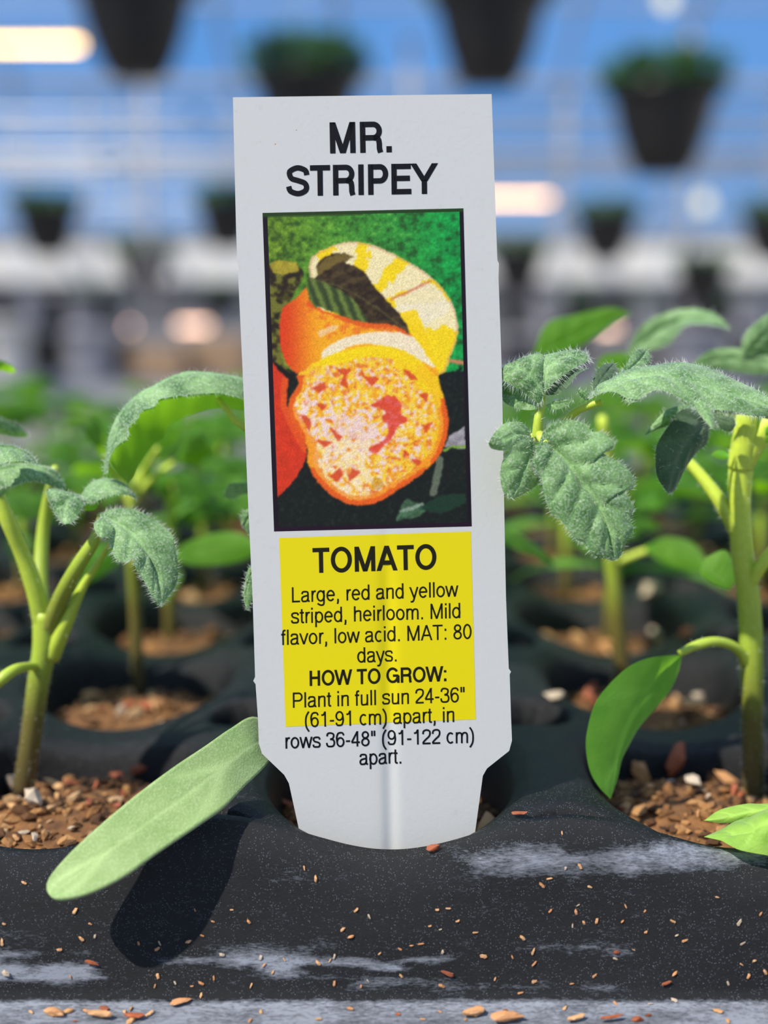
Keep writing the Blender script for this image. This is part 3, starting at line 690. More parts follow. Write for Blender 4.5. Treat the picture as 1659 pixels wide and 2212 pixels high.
# ================================================================ leaves
def leaf_surface(mid, L, R, n=44, m=7, quilt=0.25, nv=6, curve=0.1, up=(0, -.8, .6), teeth=0.0, nt=14, ph=.9):
    mid = spline(mid, n); L = spline(L, n); R = spline(R, n)
    if teeth > 0:
        s = np.linspace(0, 1, n); w_ = teeth*(np.abs(((s*nt) % 1)-.5)*2-.5)*sstep(0.03, .15, s)*sstep(1.0, .93, s)
        for E in (L, R):
            o = E-mid; ln = np.linalg.norm(o, axis=1)[:, None]+1e-9; E += o/ln*w_[:, None]
    cols = []; tv = np.r_[-np.linspace(1, 0, m, endpoint=False), 0, np.linspace(0, 1, m, endpoint=False)+1/m]
    for t in tv:
        E = L if t < 0 else R; cols.append(mid+(E-mid)*abs(t))
    G = np.stack(cols, 1); nc = len(tv)
    du = np.gradient(G, axis=0); dv = np.gradient(G, axis=1); N = np.cross(dv, du); N /= np.linalg.norm(N, axis=2)[..., None]+1e-9
    up = np.array(up, float)
    if (N@up).sum() < 0: N = -N
    N = (N+N.mean((0, 1))*.6); N /= np.linalg.norm(N, axis=2)[..., None]+1e-9
    s = np.linspace(0, 1, n)[:, None]; at = np.abs(tv)[None]
    phs = nv*(s-0.22*at**ph)+.4; fr = np.abs(((phs) % 1)-.5)*2     # 1 at a vein
    vein = np.exp(-((1-fr)/.16)**2)*(1-at*.75); vein = np.maximum(vein, np.exp(-(at/.07)**2)*(1-.6*s))
    wid = np.linalg.norm(L-R, axis=1)[:, None]
    hq = quilt*(np.sqrt(np.clip(1-fr**2, 0, 1))-.4)*np.clip(at*4, 0, 1)*(1-at**4)*np.clip(wid/4, 0, 1)-quilt*.8*np.exp(-(at/.1)**2)*np.clip(wid/4, 0, 1)
    hc = curve*wid*(1-at**2)
    G = G+N*(hq+hc)[..., None]
    fc = grid_faces(n, nc)
    # orient faces to N
    a = G.reshape(-1, 3); f0 = fc[len(fc)//2]; nn = np.cross(a[f0[1]]-a[f0[0]], a[f0[3]]-a[f0[0]])
    if nn@N[n//2, nc//2] < 0: fc = fc[:, ::-1]
    return a, fc, vein.ravel(), N.reshape(-1, 3), (n, nc)
def hair_mesh(P0, D, length, width, r):
    n = len(P0); D = D/np.linalg.norm(D, axis=1)[:, None]
    V = np.zeros((n*3, 3)); s = np.cross(D, r.normal(size=(n, 3))); s /= np.linalg.norm(s, axis=1)[:, None]+1e-9
    ln = (length*r.uniform(.45, 1.15, n))[:, None]
    V[0::3] = P0+s*width/2; V[1::3] = P0-s*width/2; V[2::3] = P0+D*ln
    return V, np.arange(n*3).reshape(-1, 3)
def traced_leaf(parent, fn, mid, L, R, Y=(0, 0), dl=0.0, dr=0.0, mat='leaf', name='leaf', hairs=0, hl=.55, surf=0, thick=0.0, label=None, bow=0.0, **kw):
    def conv(pts, off):
        out = []
        for k, p in enumerate(pts):
            s = k/(len(pts)-1); px, py = fn(p[0], p[1]); yy = Y[0]+(Y[1]-Y[0])*s+off*math.sin(PI*min(1, .15+s*.85))**.6*(1 if 0 < k < len(pts)-1 else 0)
            yy += bow*math.sin(PI*s)
            out.append(W(px, py, yy))
        return out
    a, fc, vein, N, (n, nc) = leaf_surface(conv(mid, 0), conv(L, dl), conv(R, dr), **kw)
    o = mob(name, a, fc, M[mat], parent, attrs={'vein': vein}, label=label)
    if thick:
        md = o.modifiers.new('thickness', 'SOLIDIFY'); md.thickness = thick*MM; md.offset = -1
    if hairs:
        r = np.random.default_rng(len(a)+hairs); G = a.reshape(n, nc, 3); NN = N.reshape(n, nc, 3)
        rows_ = r.uniform(1, n-1.01, hairs); side = r.random(hairs) < .5; i0 = rows_.astype(int); f = (rows_-i0)[:, None]
        e = np.where(side, 0, nc-1); e1 = np.where(side, 1, nc-2)
        p = G[i0, e]*(1-f)+G[i0+1, e]*f; d = G[i0, e]-G[i0, e1]; d /= np.linalg.norm(d, axis=1)[:, None]+1e-9
        D = d+NN[i0, e]*r.uniform(0.1, .9, (hairs, 1))+r.normal(0, .25, (hairs, 3))
        i = r.integers(1, n-1, surf); j = r.integers(0, nc, surf)
        p2 = G[i, j]+r.normal(0, .12, (surf, 3))*0; D2 = NN[i, j]+r.normal(0, .45, (surf, 3))
        V, Fh = hair_mesh(np.vstack([p, p2]), np.vstack([D, D2]), hl, .032, r)
        mob('hairs', V, Fh, M['hair'], o, smooth=False, kind='stuff', origin=world_mm(o), label='fine white hairs')
    return o
def stem_part(parent, pts, rad, name='stem', n=26, a0=0.0, a1=1.0, hairs=0, hl=.5, mat='stem', label=None):
    Pp = spline(pts, n); R = np.interp(np.linspace(0, 1, n), np.linspace(0, 1, len(rad)), rad)
    V, Fc, A = tube(Pp, R, 14); o = mob(name, V, Fc, M[mat], parent, attrs={'along': a0+(a1-a0)*A}, label=label)
    if hairs:
        r = np.random.default_rng(hairs); k = r.integers(0, len(V), hairs); seg = 14; c = Pp[k//seg]
        D = V[k]-c+r.normal(0, .15, (hairs, 3)); f = r.random((hairs, 1)); P0 = V[k]+(V[np.clip(k+seg, 0, len(V)-1)]-V[k])*f
        Vh, Fh = hair_mesh(P0, D, hl, .04, r); mob('hairs', Vh, Fh, M['hair'], o, smooth=False, kind='stuff', origin=world_mm(o), label='fine pale hairs')
    return o
z5 = lambda x, y: (x/2.9625, 780+y/2.963)
z6 = lambda x, y: (1040+x/2.68, 640+y/2.68)
z7 = lambda x, y: (x/2.37, 1380+y/2.369)
z8 = lambda x, y: (1000+x/2.517, 1180+y/2.517)
ID = lambda x, y: (x, y)

# ---- seedling growing in the tag's own cell (stem hidden behind the tag)
sA = empty('tomato_seedling', W(880, 1740, 10), 'tomato seedling behind the tag, its fuzzy leaves drooping past the tag\'s right edge', 'seedling')
stem_part(sA, [W(880,1745,10), W(900,1600,9), W(960,1300,8), W(1040,1080,7), W(1100,985,6), W(1166,938,5)], [1.0,.95,.9,.8,.7,.45])
stem_part(sA, [W(1160,945,5), W(1163,905,5), W(1170,868,5.5), W(1176,835,5.5)], [.5,.42,.38,.25], name='petiole', a0=.55, a1=.8, hairs=60)
stem_part(sA, [W(1150,950,5), W(1215,912,6), W(1250,885,5.5), W(1300,868,5)], [.45,.4,.38,.3], name='petiole', a0=.6, a1=.9, hairs=60)
stem_part(sA, [W(1100,985,6), W(1090,1000,4), W(870,900,9), W(560,930,12), W(470,860,12)], [.5,.5,.5,.5,.3], name='petiole', a0=.6, a1=.9)
stem_part(sA, [W(1166,938,5), W(1170,948,2), W(1180,958,0)], [.4,.38,.3], name='petiole', a0=.6, a1=.9)
# the big drooping leaf
traced_leaf(sA, z6, [(350,800),(400,880),(470,940),(525,1010),(590,1090),(650,1170),(710,1290),(740,1390),(760,1530)],
   [(350,800),(318,900),(292,970),(345,1050),(362,1150),(400,1250),(460,1300),(540,1400),(600,1435),(640,1492),(700,1515),(760,1530)],
   [(350,800),(400,735),(500,715),(600,735),(640,785),(700,785),(768,845),(745,895),(700,905),(770,945),(850,1000),(885,1075),(868,1118),(805,1110),(850,1160),(878,1225),(862,1300),(880,1345),(835,1430),(800,1510),(760,1530)],
   Y=(0.5,-2.0), dl=-1.2, dr=-.6, hairs=420, surf=500, hl=.55, quilt=.6, nv=6, n=70, m=11, label='largest fuzzy leaflet, hanging')
traced_leaf(sA, z6, [(300,815),(265,930),(235,1000),(205,1080),(172,1180)], [(300,815),(215,840),(130,940),(108,1030),(125,1130),(172,1180)],
   [(300,815),(310,900),(288,980),(340,1060),(300,1110),(240,1145),(172,1180)], Y=(.8,-.8), dl=-.8, dr=.3, hairs=110, surf=160, quilt=.35, nv=3.5)
traced_leaf(sA, z6, [(290,815),(200,800),(120,835),(40,850)], [(290,815),(255,745),(150,730),(80,785),(40,850)], [(290,815),(220,850),(140,892),(60,882),(40,850)],
   Y=(1.2,-1.6), dl=.6, dr=-.5, hairs=60, surf=60, quilt=.25, nv=4, mat='leaf')
# upper left leaflet pair
traced_leaf(sA, z6, [(365,560),(375,480),(385,420),(450,370),(560,340),(625,350)], [(365,560),(350,430),(360,350),(430,325),(540,310),(600,325),(625,350)],
   [(365,560),(420,500),(500,440),(570,400),(620,370),(625,350)], Y=(4.2,6), dl=1.2, dr=-.6, hairs=200, surf=140, hl=.8, quilt=.3, nv=4)
traced_leaf(sA, z6, [(360,570),(300,480),(230,430),(150,405),(105,420)], [(360,570),(375,470),(360,340),(260,345),(160,400),(105,420)],
   [(360,570),(330,620),(250,560),(150,500),(120,480),(105,420)], Y=(4.2,5.6), dl=1, dr=-.3, hairs=200, surf=160, hl=.8, quilt=.35, nv=4)
traced_leaf(sA, z6, [(350,620),(290,600),(200,590),(100,560)], [(350,620),(330,540),(220,480),(130,490),(100,560)], [(350,620),(310,655),(230,655),(140,620),(100,560)],
   Y=(5,7), dl=1, dr=-.8, hairs=90, surf=90, mat='leaf', quilt=.35, nv=4)
traced_leaf(sA, z6, [(368,575),(440,520),(530,460),(628,415)], [(368,575),(400,480),(500,430),(628,415)], [(368,575),(440,565),(500,525),(560,450),(628,415)],
   Y=(5,4.5), dl=.6, dr=-.8, mat='leaf_shaded', quilt=.3, nv=5, hairs=30, surf=40, label='shaded dark green leaflet')
traced_leaf(sA, z6, [(370,632),(430,622),(490,612),(532,600)], [(370,632),(420,608),(480,598),(532,600)], [(370,632),(410,655),(480,645),(532,600)], Y=(5,4), hairs=60, quilt=.1, nv=3)
# the long arching leaf to the right
traced_leaf(sA, z6, [(620,600),(720,545),(850,500),(1000,490),(1150,510),(1320,560),(1480,600),(1690,640)],
   [(620,600),(640,545),(720,500),(800,440),(900,415),(1020,395),(1150,380),(1280,405),(1380,440),(1480,490),(1590,540),(1690,600)],
   [(620,600),(690,560),(770,553),(840,590),(920,592),(1000,545),(1090,560),(1170,600),(1250,640),(1330,655),(1450,665),(1560,690),(1690,695)],
   Y=(3,1), dl=3.2, dr=-2.2, hairs=520, surf=360, hl=.65, quilt=.35, nv=7, n=70, m=9, label='long arching fuzzy leaflet')
traced_leaf(sA, z6, [(1230,600),(1270,640),(1310,700),(1335,765)], [(1230,600),(1290,610),(1340,680),(1350,740),(1335,765)], [(1230,600),(1240,650),(1290,720),(1335,765)], Y=(0,-2), hairs=60, quilt=.1)
traced_leaf(sA, z6, [(790,555),(830,590),(865,620)], [(790,555),(840,560),(885,600),(865,620)], [(790,555),(810,590),(840,618),(865,620)], Y=(1.5,0), hairs=30, quilt=.1)
traced_leaf(sA, z6, [(555,545),(600,570),(625,600)], [(555,545),(590,535),(625,570),(625,600)], [(555,545),(570,575),(600,600),(625,600)], Y=(4,4), hairs=20, quilt=.1)
traced_leaf(sA, z6, [(645,555),(690,490),(730,430),(768,385)], [(645,555),(650,470),(700,400),(768,385)], [(645,555),(720,530),(780,480),(792,430),(768,385)], Y=(4,7), mat='leaf_shaded', hairs=70, quilt=.2, nv=5, label='small upright dark leaflet')
traced_leaf(sA, z6, [(800,470),(870,410),(920,360),(958,305)], [(800,470),(850,370),(900,312),(958,305)], [(800,470),(900,440),(960,400),(978,350),(958,305)], Y=(5,8), hairs=70, quilt=.2, nv=5)
# seed leaf in front, lower left
cotL = [(1420,470),(1300,398),(1180,458),(1050,548),(900,648),(750,758),(600,878),(450,1008),(330,1125),(250,1225),(238,1285),(262,1320)]
cotR = [(1420,520),(1372,635),(1250,758),(1150,858),(1000,960),(800,1098),(640,1212),(480,1292),(360,1325),(290,1326),(262,1320)]
cotM = [(1420,495),(1300,540),(1100,690),(880,850),(640,1020),(420,1185),(300,1275),(262,1320)]
traced_leaf(sA, z7, cotM, cotL, cotR, Y=(3.3,-11.8), bow=-4.2, dl=1.3, dr=-1.3, mat='cotyledon', name='cotyledon', quilt=.05, nv=2, curve=-.05, thick=.35, n=60, m=10, label='long smooth pale green seed leaf pointing down left')
stem_part(sA, [W(892,1690,9.5), W(800,1560,7), W(660,1560,4.5), W(596,1585,3.1)], [.5,.45,.42,.4], name='petiole', a0=.5, a1=.7)
# leaf arching out of the tag's left side
traced_leaf(sA, z5, [(1650,150),(1535,120),(1300,92),(1150,105),(1000,175),(870,255),(780,355),(720,480),(695,600),(660,720)],
   [(1650,240),(1535,232),(1400,205),(1250,212),(1120,225),(1020,245),(990,290),(900,322),(885,365),(820,430),(818,490),(740,550),(700,620),(690,700),(660,720)],
   [(1650,150),(1535,128),(1300,100),(1150,113),(1000,185),(870,265),(780,365),(720,490),(695,610),(660,720)], Y=(12,9), dl=-2.5, dr=1.5, hairs=520, surf=420, hl=.6, quilt=.2, nv=8, n=70, label='arching leaflet seen from its hairy upper side')
traced_leaf(sA, z5, [(1535,150),(1300,110),(1150,122),(1000,190),(870,270),(790,370),(735,490),(735,640),(820,790)],
   [(1650,236),(1400,214),(1250,222),(1020,255),(990,300),(900,332),(820,440),(818,500),(740,560),(705,640),(740,700),(820,790)],
   [(1650,330),(1400,300),(1200,350),(1080,420),(1040,500),(1000,520),(900,650),(860,740),(820,790)], Y=(13.5,12), dl=-2, dr=3, mat='leaf_bright', quilt=.2, nv=7, n=60, label='sunlit translucent underside of the arching leaflet')
traced_leaf(sA, z5, [(1650,1290),(1600,1380),(1575,1480),(1580,1600)], [(1650,1290),(1590,1330),(1565,1440),(1560,1520),(1580,1600)], [(1650,1290),(1640,1400),(1625,1500),(1580,1600)], Y=(5,4), hairs=160, surf=60, hl=.5)
traced_leaf(sA, z5, [(1650,780),(1560,800),(1490,830),(1430,870)], [(1650,760),(1560,780),(1470,790),(1430,870)], [(1650,860),(1560,850),(1490,880),(1430,870)], Y=(14,16), hairs=40)
traced_leaf(sA, z5, [(1650,930),(1590,1000),(1560,1060),(1600,1120)], [(1650,930),(1560,960),(1545,1040),(1600,1120)], [(1650,930),(1650,1040),(1600,1120)], Y=(9,9), hairs=60)

# ---- right-hand seedling
sB = empty('tomato_seedling', W(1626, 1725, 14.5), 'tomato seedling with thick hairy stem at the right edge of the tray', 'seedling')
stem_part(sB, [W(1628,1745,14.5), W(1626,1600,14.5), W(1624,1450,14.2), W(1618,1300,14), W(1602,1180,13.6), W(1598,1060,13.2), W(1604,975,13)], [1.05,1.05,1.1,1.15,1.1,1.0,1.25], hairs=900, hl=.42, n=40)
stem_part(sB, [W(1600,1160,13.6), W(1560,1090,14), W(1520,1035,15), W(1480,990,16)], [.9,.75,.62,.5], name='petiole', a0=.6, a1=.9, hairs=120)
stem_part(sB, [W(1620,1260,13.6), W(1650,1215,12.5), W(1700,1150,12)], [.7,.6,.5], name='petiole', a0=.7, a1=1, hairs=40)
stem_part(sB, [W(1600,1010,13), W(1640,940,12.5), W(1690,880,12)], [1.1,1.1,.8], name='petiole', a0=.8, a1=1, hairs=60)
stem_part(sB, [W(1600,1010,13), W(1608,950,12.5), W(1612,900,12), W(1618,850,12)], [1.25,1.2,1.0,.7], name='growing_tip', a0=.8, a1=1, hairs=90)
stem_part(sB, [W(1618,1440,14), W(1590,1400,13), W(1545,1386,12), W(1500,1396,11), W(1468,1412,10.5)], [.55,.5,.48,.5,.35], name='petiole', a0=.5, a1=.62, hairs=40)
traced_leaf(sB, z8, [(1190,590),(1060,680),(960,800),(880,940),(830,1100),(810,1250),(803,1375)],
   [(1190,590),(1100,595),(1000,610),(900,655),(800,745),(720,850),(680,980),(668,1090),(690,1220),(740,1310),(803,1375)],
   [(1190,590),(1172,680),(1130,780),(1050,880),(960,985),(905,1080),(865,1160),(840,1270),(803,1375)], Y=(10.5,4.5), dl=-1.8, dr=.8, mat='cotyledon_thin', name='cotyledon', quilt=.04, nv=2, curve=.12, n=50, label='seed leaf hanging to the soil')
traced_leaf(sB, z6, [(1340,690),(1270,740),(1210,820),(1150,920),(1110,1030),(1080,1142)], [(1340,690),(1180,650),(1100,730),(1020,850),(1008,950),(1020,1050),(1080,1142)],
   [(1340,690),(1318,780),(1308,850),(1250,900),(1180,1000),(1120,1120),(1080,1142)], Y=(10,6), dl=-1, dr=.8, mat='leaf_shaded', hairs=160, surf=70, quilt=.35, nv=4, label='hanging dark green leaflet in shade')
traced_leaf(sB, z6, [(1340,680),(1200,665),(1080,710),(945,805)], [(1340,680),(1200,630),(1080,655),(1000,730),(945,805)], [(1340,680),(1220,690),(1100,745),(1020,770),(945,805)], Y=(10,8), mat='leaf', hairs=90, quilt=.25, nv=4)
traced_leaf(sB, z6, [(1350,700),(1420,725),(1472,745)], [(1350,700),(1400,690),(1460,710),(1472,745)], [(1350,700),(1380,760),(1440,785),(1472,745)], Y=(10,9), mat='leaf_shaded', hairs=60, quilt=.2)
traced_leaf(sB, z6, [(1330,660),(1450,650),(1560,665),(1690,690)], [(1330,660),(1450,630),(1580,640),(1690,670)], [(1330,660),(1440,680),(1560,690),(1690,720)], Y=(11,9), mat='leaf_shaded', hairs=50)
traced_leaf(sB, z6, [(1600,840),(1660,800),(1740,780)], [(1600,840),(1640,760),(1740,740)], [(1600,840),(1680,850),(1740,820)], Y=(12,11), mat='leaf_bright', hairs=30)
traced_leaf(sB, z6, [(1325,920),(1370,900),(1440,930)], [(1325,920),(1370,890),(1420,900),(1440,930)], [(1325,920),(1370,940),(1410,945),(1440,930)], Y=(16,13), mat='leaf_bright', quilt=.1)
traced_leaf(sB, z8, [(1450,240),(1400,180),(1330,120),(1320,60)], [(1450,240),(1350,200),(1290,140),(1320,60)], [(1450,240),(1500,160),(1470,80),(1420,20),(1320,60)], Y=(18,20), mat='leaf_bright', quilt=.1)
# bright leaf lying on the lip, lower right (of the next plant beyond the frame)
sC = empty('tomato_seedling', W(1740, 1800, 2), 'bright lime green leaf of a seedling cut off by the lower right frame edge', 'seedling')
stem_part(sC, [W(1790,1790,8), W(1780,1600,8), W(1790,1400,8)], [1,1,1])
stem_part(sC, [W(1784,1600,8), W(1740,1690,3), W(1700,1740,0)], [.5,.5,.4], name='petiole', a0=.6, a1=.9)
traced_leaf(sC, z8, [(1800,1480),(1659,1510),(1560,1570),(1440,1590),(1310,1580)], [(1800,1400),(1659,1425),(1560,1470),(1480,1495),(1400,1540),(1310,1580)],
   [(1800,1720),(1659,1682),(1580,1668),(1500,1650),(1440,1620),(1400,1600),(1310,1580)], Y=(-6,-4), dl=3, dr=-1.2, mat='lime', quilt=.3, nv=4, label='lime green leaflet with pale veins')
traced_leaf(sC, z8, [(1800,1430),(1600,1440),(1450,1470),(1310,1492)], [(1800,1390),(1620,1400),(1540,1400),(1400,1432),(1310,1492)], [(1800,1480),(1600,1470),(1500,1500),(1400,1505),(1310,1492)], Y=(-2,0), dl=1, mat='lime', quilt=.2, nv=4)

# ---- left-hand seedling
sD = empty('tomato_seedling', W(55, 1680, 14), 'tomato seedling with forked stem left of the tag', 'seedling')
stem_part(sD, [W(50,1710,14), W(66,1600,14), W(82,1480,14), W(96,1400,14), W(100,1320,14)], [1.1,1.05,1.05,1.15,1.35], a0=0, a1=.62, hairs=300, hl=.42)
stem_part(sD, [W(97,1370,14), W(80,1290,13.5), W(50,1200,13), W(15,1120,12), W(-30,1020,12)], [1.0,.9,.8,.75,.7], name='branch', a0=.5, a1=.9, hairs=150, hl=.4)
stem_part(sD, [W(98,1360,14), W(88,1260,17), W(92,1160,19), W(104,1080,19), W(120,1010,17)], [.9,.8,.7,.6,.4], name='branch', a0=.4, a1=.6, hairs=40)
stem_part(sD, [W(102,1370,14), W(132,1290,12), W(170,1220,10), W(208,1160,9.5), W(222,1110,9.5)], [.9,.8,.75,.65,.4], name='branch', a0=.3, a1=.55, hairs=90, hl=.4)
stem_part(sD, [W(110,1420,14), W(145,1340,13), W(180,1265,13), W(222,1200,13), W(250,1150,12)], [.9,.75,.5,.3,.2], name='branch', a0=.7, a1=.7, hairs=60)
stem_part(sD, [W(90,1440,14), W(60,1440,12), W(30,1448,10), W(0,1470,9), W(-20,1490,9)], [.45,.42,.5,.6,.5], name='petiole', a0=.6, a1=.6, hairs=20)
traced_leaf(sD, z5, [(640,980),(760,1050),(880,1150),(960,1280),(1005,1420),(1025,1578)], [(640,980),(640,1100),(690,1142),(720,1200),(735,1260),(810,1292),(850,1260),(870,1330),(930,1420),(970,1500),(1025,1578)],
   [(640,980),(720,945),(850,948),(950,990),(1010,1030),(1060,1070),(1100,1110),(1115,1160),(1138,1300),(1130,1420),(1080,1500),(1025,1578)], Y=(7,3), dl=-1.2, dr=1, hairs=420, surf=420, hl=.6, quilt=.4, nv=5, n=60, m=10, mat='leaf', label='drooping fuzzy end leaflet')
traced_leaf(sD, z5, [(520,860),(450,900),(420,970),(415,1045)], [(520,860),(310,815),(320,920),(370,1010),(415,1045)], [(520,860),(535,920),(500,990),(460,1035),(415,1045)], Y=(8,5), dl=.5, dr=-.8, hairs=110, surf=120, quilt=.35, nv=3, mat='leaf')
traced_leaf(sD, z5, [(530,910),(600,860),(700,820),(800,830),(880,885)], [(530,910),(525,850),(580,780),(660,750),(760,765),(840,825),(880,885)], [(530,910),(620,895),(700,860),(800,855),(880,885)], Y=(8,9), dl=1.5, dr=-1, hairs=180, surf=100, quilt=.25, nv=4)
traced_leaf(sD, z5, [(660,1000),(640,1060),(650,1130)], [(660,1000),(600,1040),(620,1110),(650,1130)], [(660,1000),(720,1060),(700,1120),(650,1130)], Y=(6,4), hairs=50, quilt=.3, nv=2)
traced_leaf(sD, z5, [(540,960),(590,900),(640,890)], [(540,960),(550,890),(640,890)], [(540,960),(610,950),(640,890)], Y=(8,8), mat='leaf_bright', quilt=.05, label='pale yellow-green growing tip')
traced_leaf(sD, z5, [(-100,720),(60,700),(200,690),(330,730),(425,812)], [(-100,640),(60,655),(200,662),(340,690),(425,812)], [(-100,800),(70,800),(180,770),(260,770),(330,800),(425,812)], Y=(9,11), dl=1, dr=-1.5, hairs=200, surf=100, quilt=.3, nv=5)
traced_leaf(sD, z5, [(-100,560),(0,560),(110,580),(235,650)], [(-100,500),(0,535),(120,560),(200,600),(235,650)], [(-100,680),(0,655),(90,640),(160,640),(235,650)], Y=(7,8), dl=1, dr=-1.5, hairs=220, surf=100, quilt=.3, nv=5, mat='leaf')
traced_leaf(sD, z5, [(-100,420),(0,400),(120,450),(190,480)], [(-100,330),(0,370),(120,420),(190,480)], [(-100,480),(0,470),(120,490),(190,480)], Y=(16,20), hairs=60, quilt=.2, nv=4)
traced_leaf(sD, z5, [(-100,30),(0,10),(60,50),(100,72)], [(-100,-20),(0,-5),(80,35),(100,72)], [(-100,60),(0,60),(60,75),(100,72)], Y=(22,25), mat='leaf_bright', quilt=.2, nv=4)
traced_leaf(sD, z5, [(-120,860),(-20,820),(40,760),(60,720)], [(-120,900),(-10,880),(60,800),(60,720)], [(-120,800),(-40,760),(20,730),(60,720)], Y=(11,12), mat='leaf', quilt=.2, nv=4)

# ---- a second-row seedling with its own leaves, right
sE = empty('tomato_seedling', W(1345, 1470, 50), 'blurred tomato seedling in the second row between tag and right stem', 'seedling')
stem_part(sE, [W(1348,1490,50), W(1340,1400,50), W(1330,1300,50), W(1322,1200,50), W(1320,1050,48), W(1300,900,45)], [1.0,1,1,1.1,.9,.5])
stem_part(sE, [W(1322,1220,50), W(1370,1200,49), W(1410,1185,48)], [.5,.5,.4], name='petiole', a0=.6, a1=.9)
traced_leaf(sE, ID, [(1395,1185),(1440,1190),(1490,1205),(1535,1228)], [(1395,1180),(1440,1160),(1500,1175),(1535,1228)], [(1395,1190),(1430,1215),(1490,1232),(1535,1228)], Y=(48,42), mat='leaf_bright', name='cotyledon', quilt=.05, nv=2)
traced_leaf(sE, ID, [(1150,770),(1220,735),(1290,700),(1365,678)], [(1150,770),(1180,700),(1240,680),(1320,664),(1365,678)], [(1150,770),(1230,760),(1290,725),(1330,695),(1365,678)], Y=(45,48), mat='leaf_bright', quilt=.3, nv=5, label='sunlit bright green leaf rising above the rows')
traced_leaf(sE, ID, [(1350,770),(1430,710),(1500,690),(1580,712)], [(1350,770),(1390,700),(1470,668),(1540,675),(1580,712)], [(1350,770),(1440,745),(1480,705),(1530,702),(1580,712)], Y=(42,36), dr=-2, mat='leaf', hairs=160, hl=.8, quilt=.3, nv=5)
traced_leaf(sE, ID, [(1290,830),(1340,790),(1400,780)], [(1290,830),(1300,770),(1400,760)], [(1290,830),(1360,830),(1400,780)], Y=(44,42), mat='leaf_bright', quilt=.2)
traced_leaf(sE, ID, [(1600,790),(1630,740),(1680,690)], [(1600,790),(1610,720),(1680,660)], [(1600,790),(1660,770),(1700,730),(1680,690)], Y=(30,28), mat='leaf', hairs=60, quilt=.2)
traced_leaf(sE, ID, [(1480,800),(1560,775),(1640,780),(1700,800)], [(1480,800),(1540,755),(1640,760),(1700,800)], [(1480,800),(1560,800),(1640,810),(1700,800)], Y=(32,28), mat='leaf', hairs=60, quilt=.2)

sF = empty('tomato_seedling', W(300, 1480, 52), 'second-row seedling whose long pale seed leaf reaches the tag\'s left edge', 'seedling')
stem_part(sF, [W(300,1500,52), W(296,1400,52), W(290,1280,52), W(285,1180,51), W(282,1080,50)], [.9,.85,.8,.8,.5], a1=.6)
stem_part(sF, [W(287,1215,51), W(320,1200,49), W(368,1205,46)], [.45,.4,.4], name='petiole', a0=.5, a1=.7)
traced_leaf(sF, ID, [(360,1208),(430,1190),(500,1175),(575,1178)], [(360,1208),(410,1168),(500,1148),(575,1178)], [(360,1208),(430,1222),(520,1212),(575,1178)], Y=(46,38), mat='leaf_bright', name='cotyledon', quilt=.05, nv=2)
traced_leaf(sF, ID, [(285,1190),(240,1200),(180,1230),(130,1290)], [(285,1190),(230,1170),(160,1210),(130,1290)], [(285,1190),(240,1230),(190,1260),(130,1290)], Y=(50,44), mat='cotyledon_thin', name='cotyledon', quilt=.05, nv=2)
for ax_, ay_, bx_, by_, yy_ in ((282,1090,400,900,46),(282,1090,180,930,44),(282,1085,330,1000,54),(282,1090,470,960,50)):
    mx_, my_ = (ax_+bx_)/2, (ay_+by_)/2-25
    stem_part(sF, [W(ax_,ay_,50), W((ax_+mx_)/2,(ay_+my_)/2-12,50), W(mx_,my_,yy_)], [.45,.4,.35], name='petiole', a0=.6, a1=.9)
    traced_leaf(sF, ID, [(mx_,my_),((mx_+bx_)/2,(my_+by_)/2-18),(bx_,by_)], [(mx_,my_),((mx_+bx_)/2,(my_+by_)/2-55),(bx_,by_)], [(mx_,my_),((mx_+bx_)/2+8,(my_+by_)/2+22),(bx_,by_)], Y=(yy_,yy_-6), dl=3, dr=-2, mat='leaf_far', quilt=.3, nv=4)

# ---- generic seedlings for the rows behind
def leaflet3d(base, az, el, length, width, droop, roll, r, lobed=True):
    n = 9; s = np.linspace(0, 1, n); d = np.array([math.cos(az), math.sin(az), 0.]); side = np.array([-math.sin(az), math.cos(az), 0.])
    zc = math.tan(el)*s*length-droop*length*s*s
    mid = base+d*(s*length*.92)[:, None]+np.array([0, 0, 1])*zc[:, None]
    k = 15; t = np.linspace(0, 1, k)
    wv = width/2*np.sin(PI*t**.8)**.75
    if lobed: wv = wv*(1+.28*np.abs(np.sin(PI*t*3.5+.4)))
    wv[0] = wv[-1] = 0
    M2 = np.stack([np.interp(t, s, mid[:, c]) for c in range(3)], 1)
    out = []
    for sg in (-1, 1):
        dz = -np.abs(wv)*.35+sg*wv*math.tan(roll)
        out.append(M2+side*(sg*wv)[:, None]+np.array([0, 0, 1])*dz[:, None]+d*(wv*.25)[:, None])
    return mid, out[0], out[1]
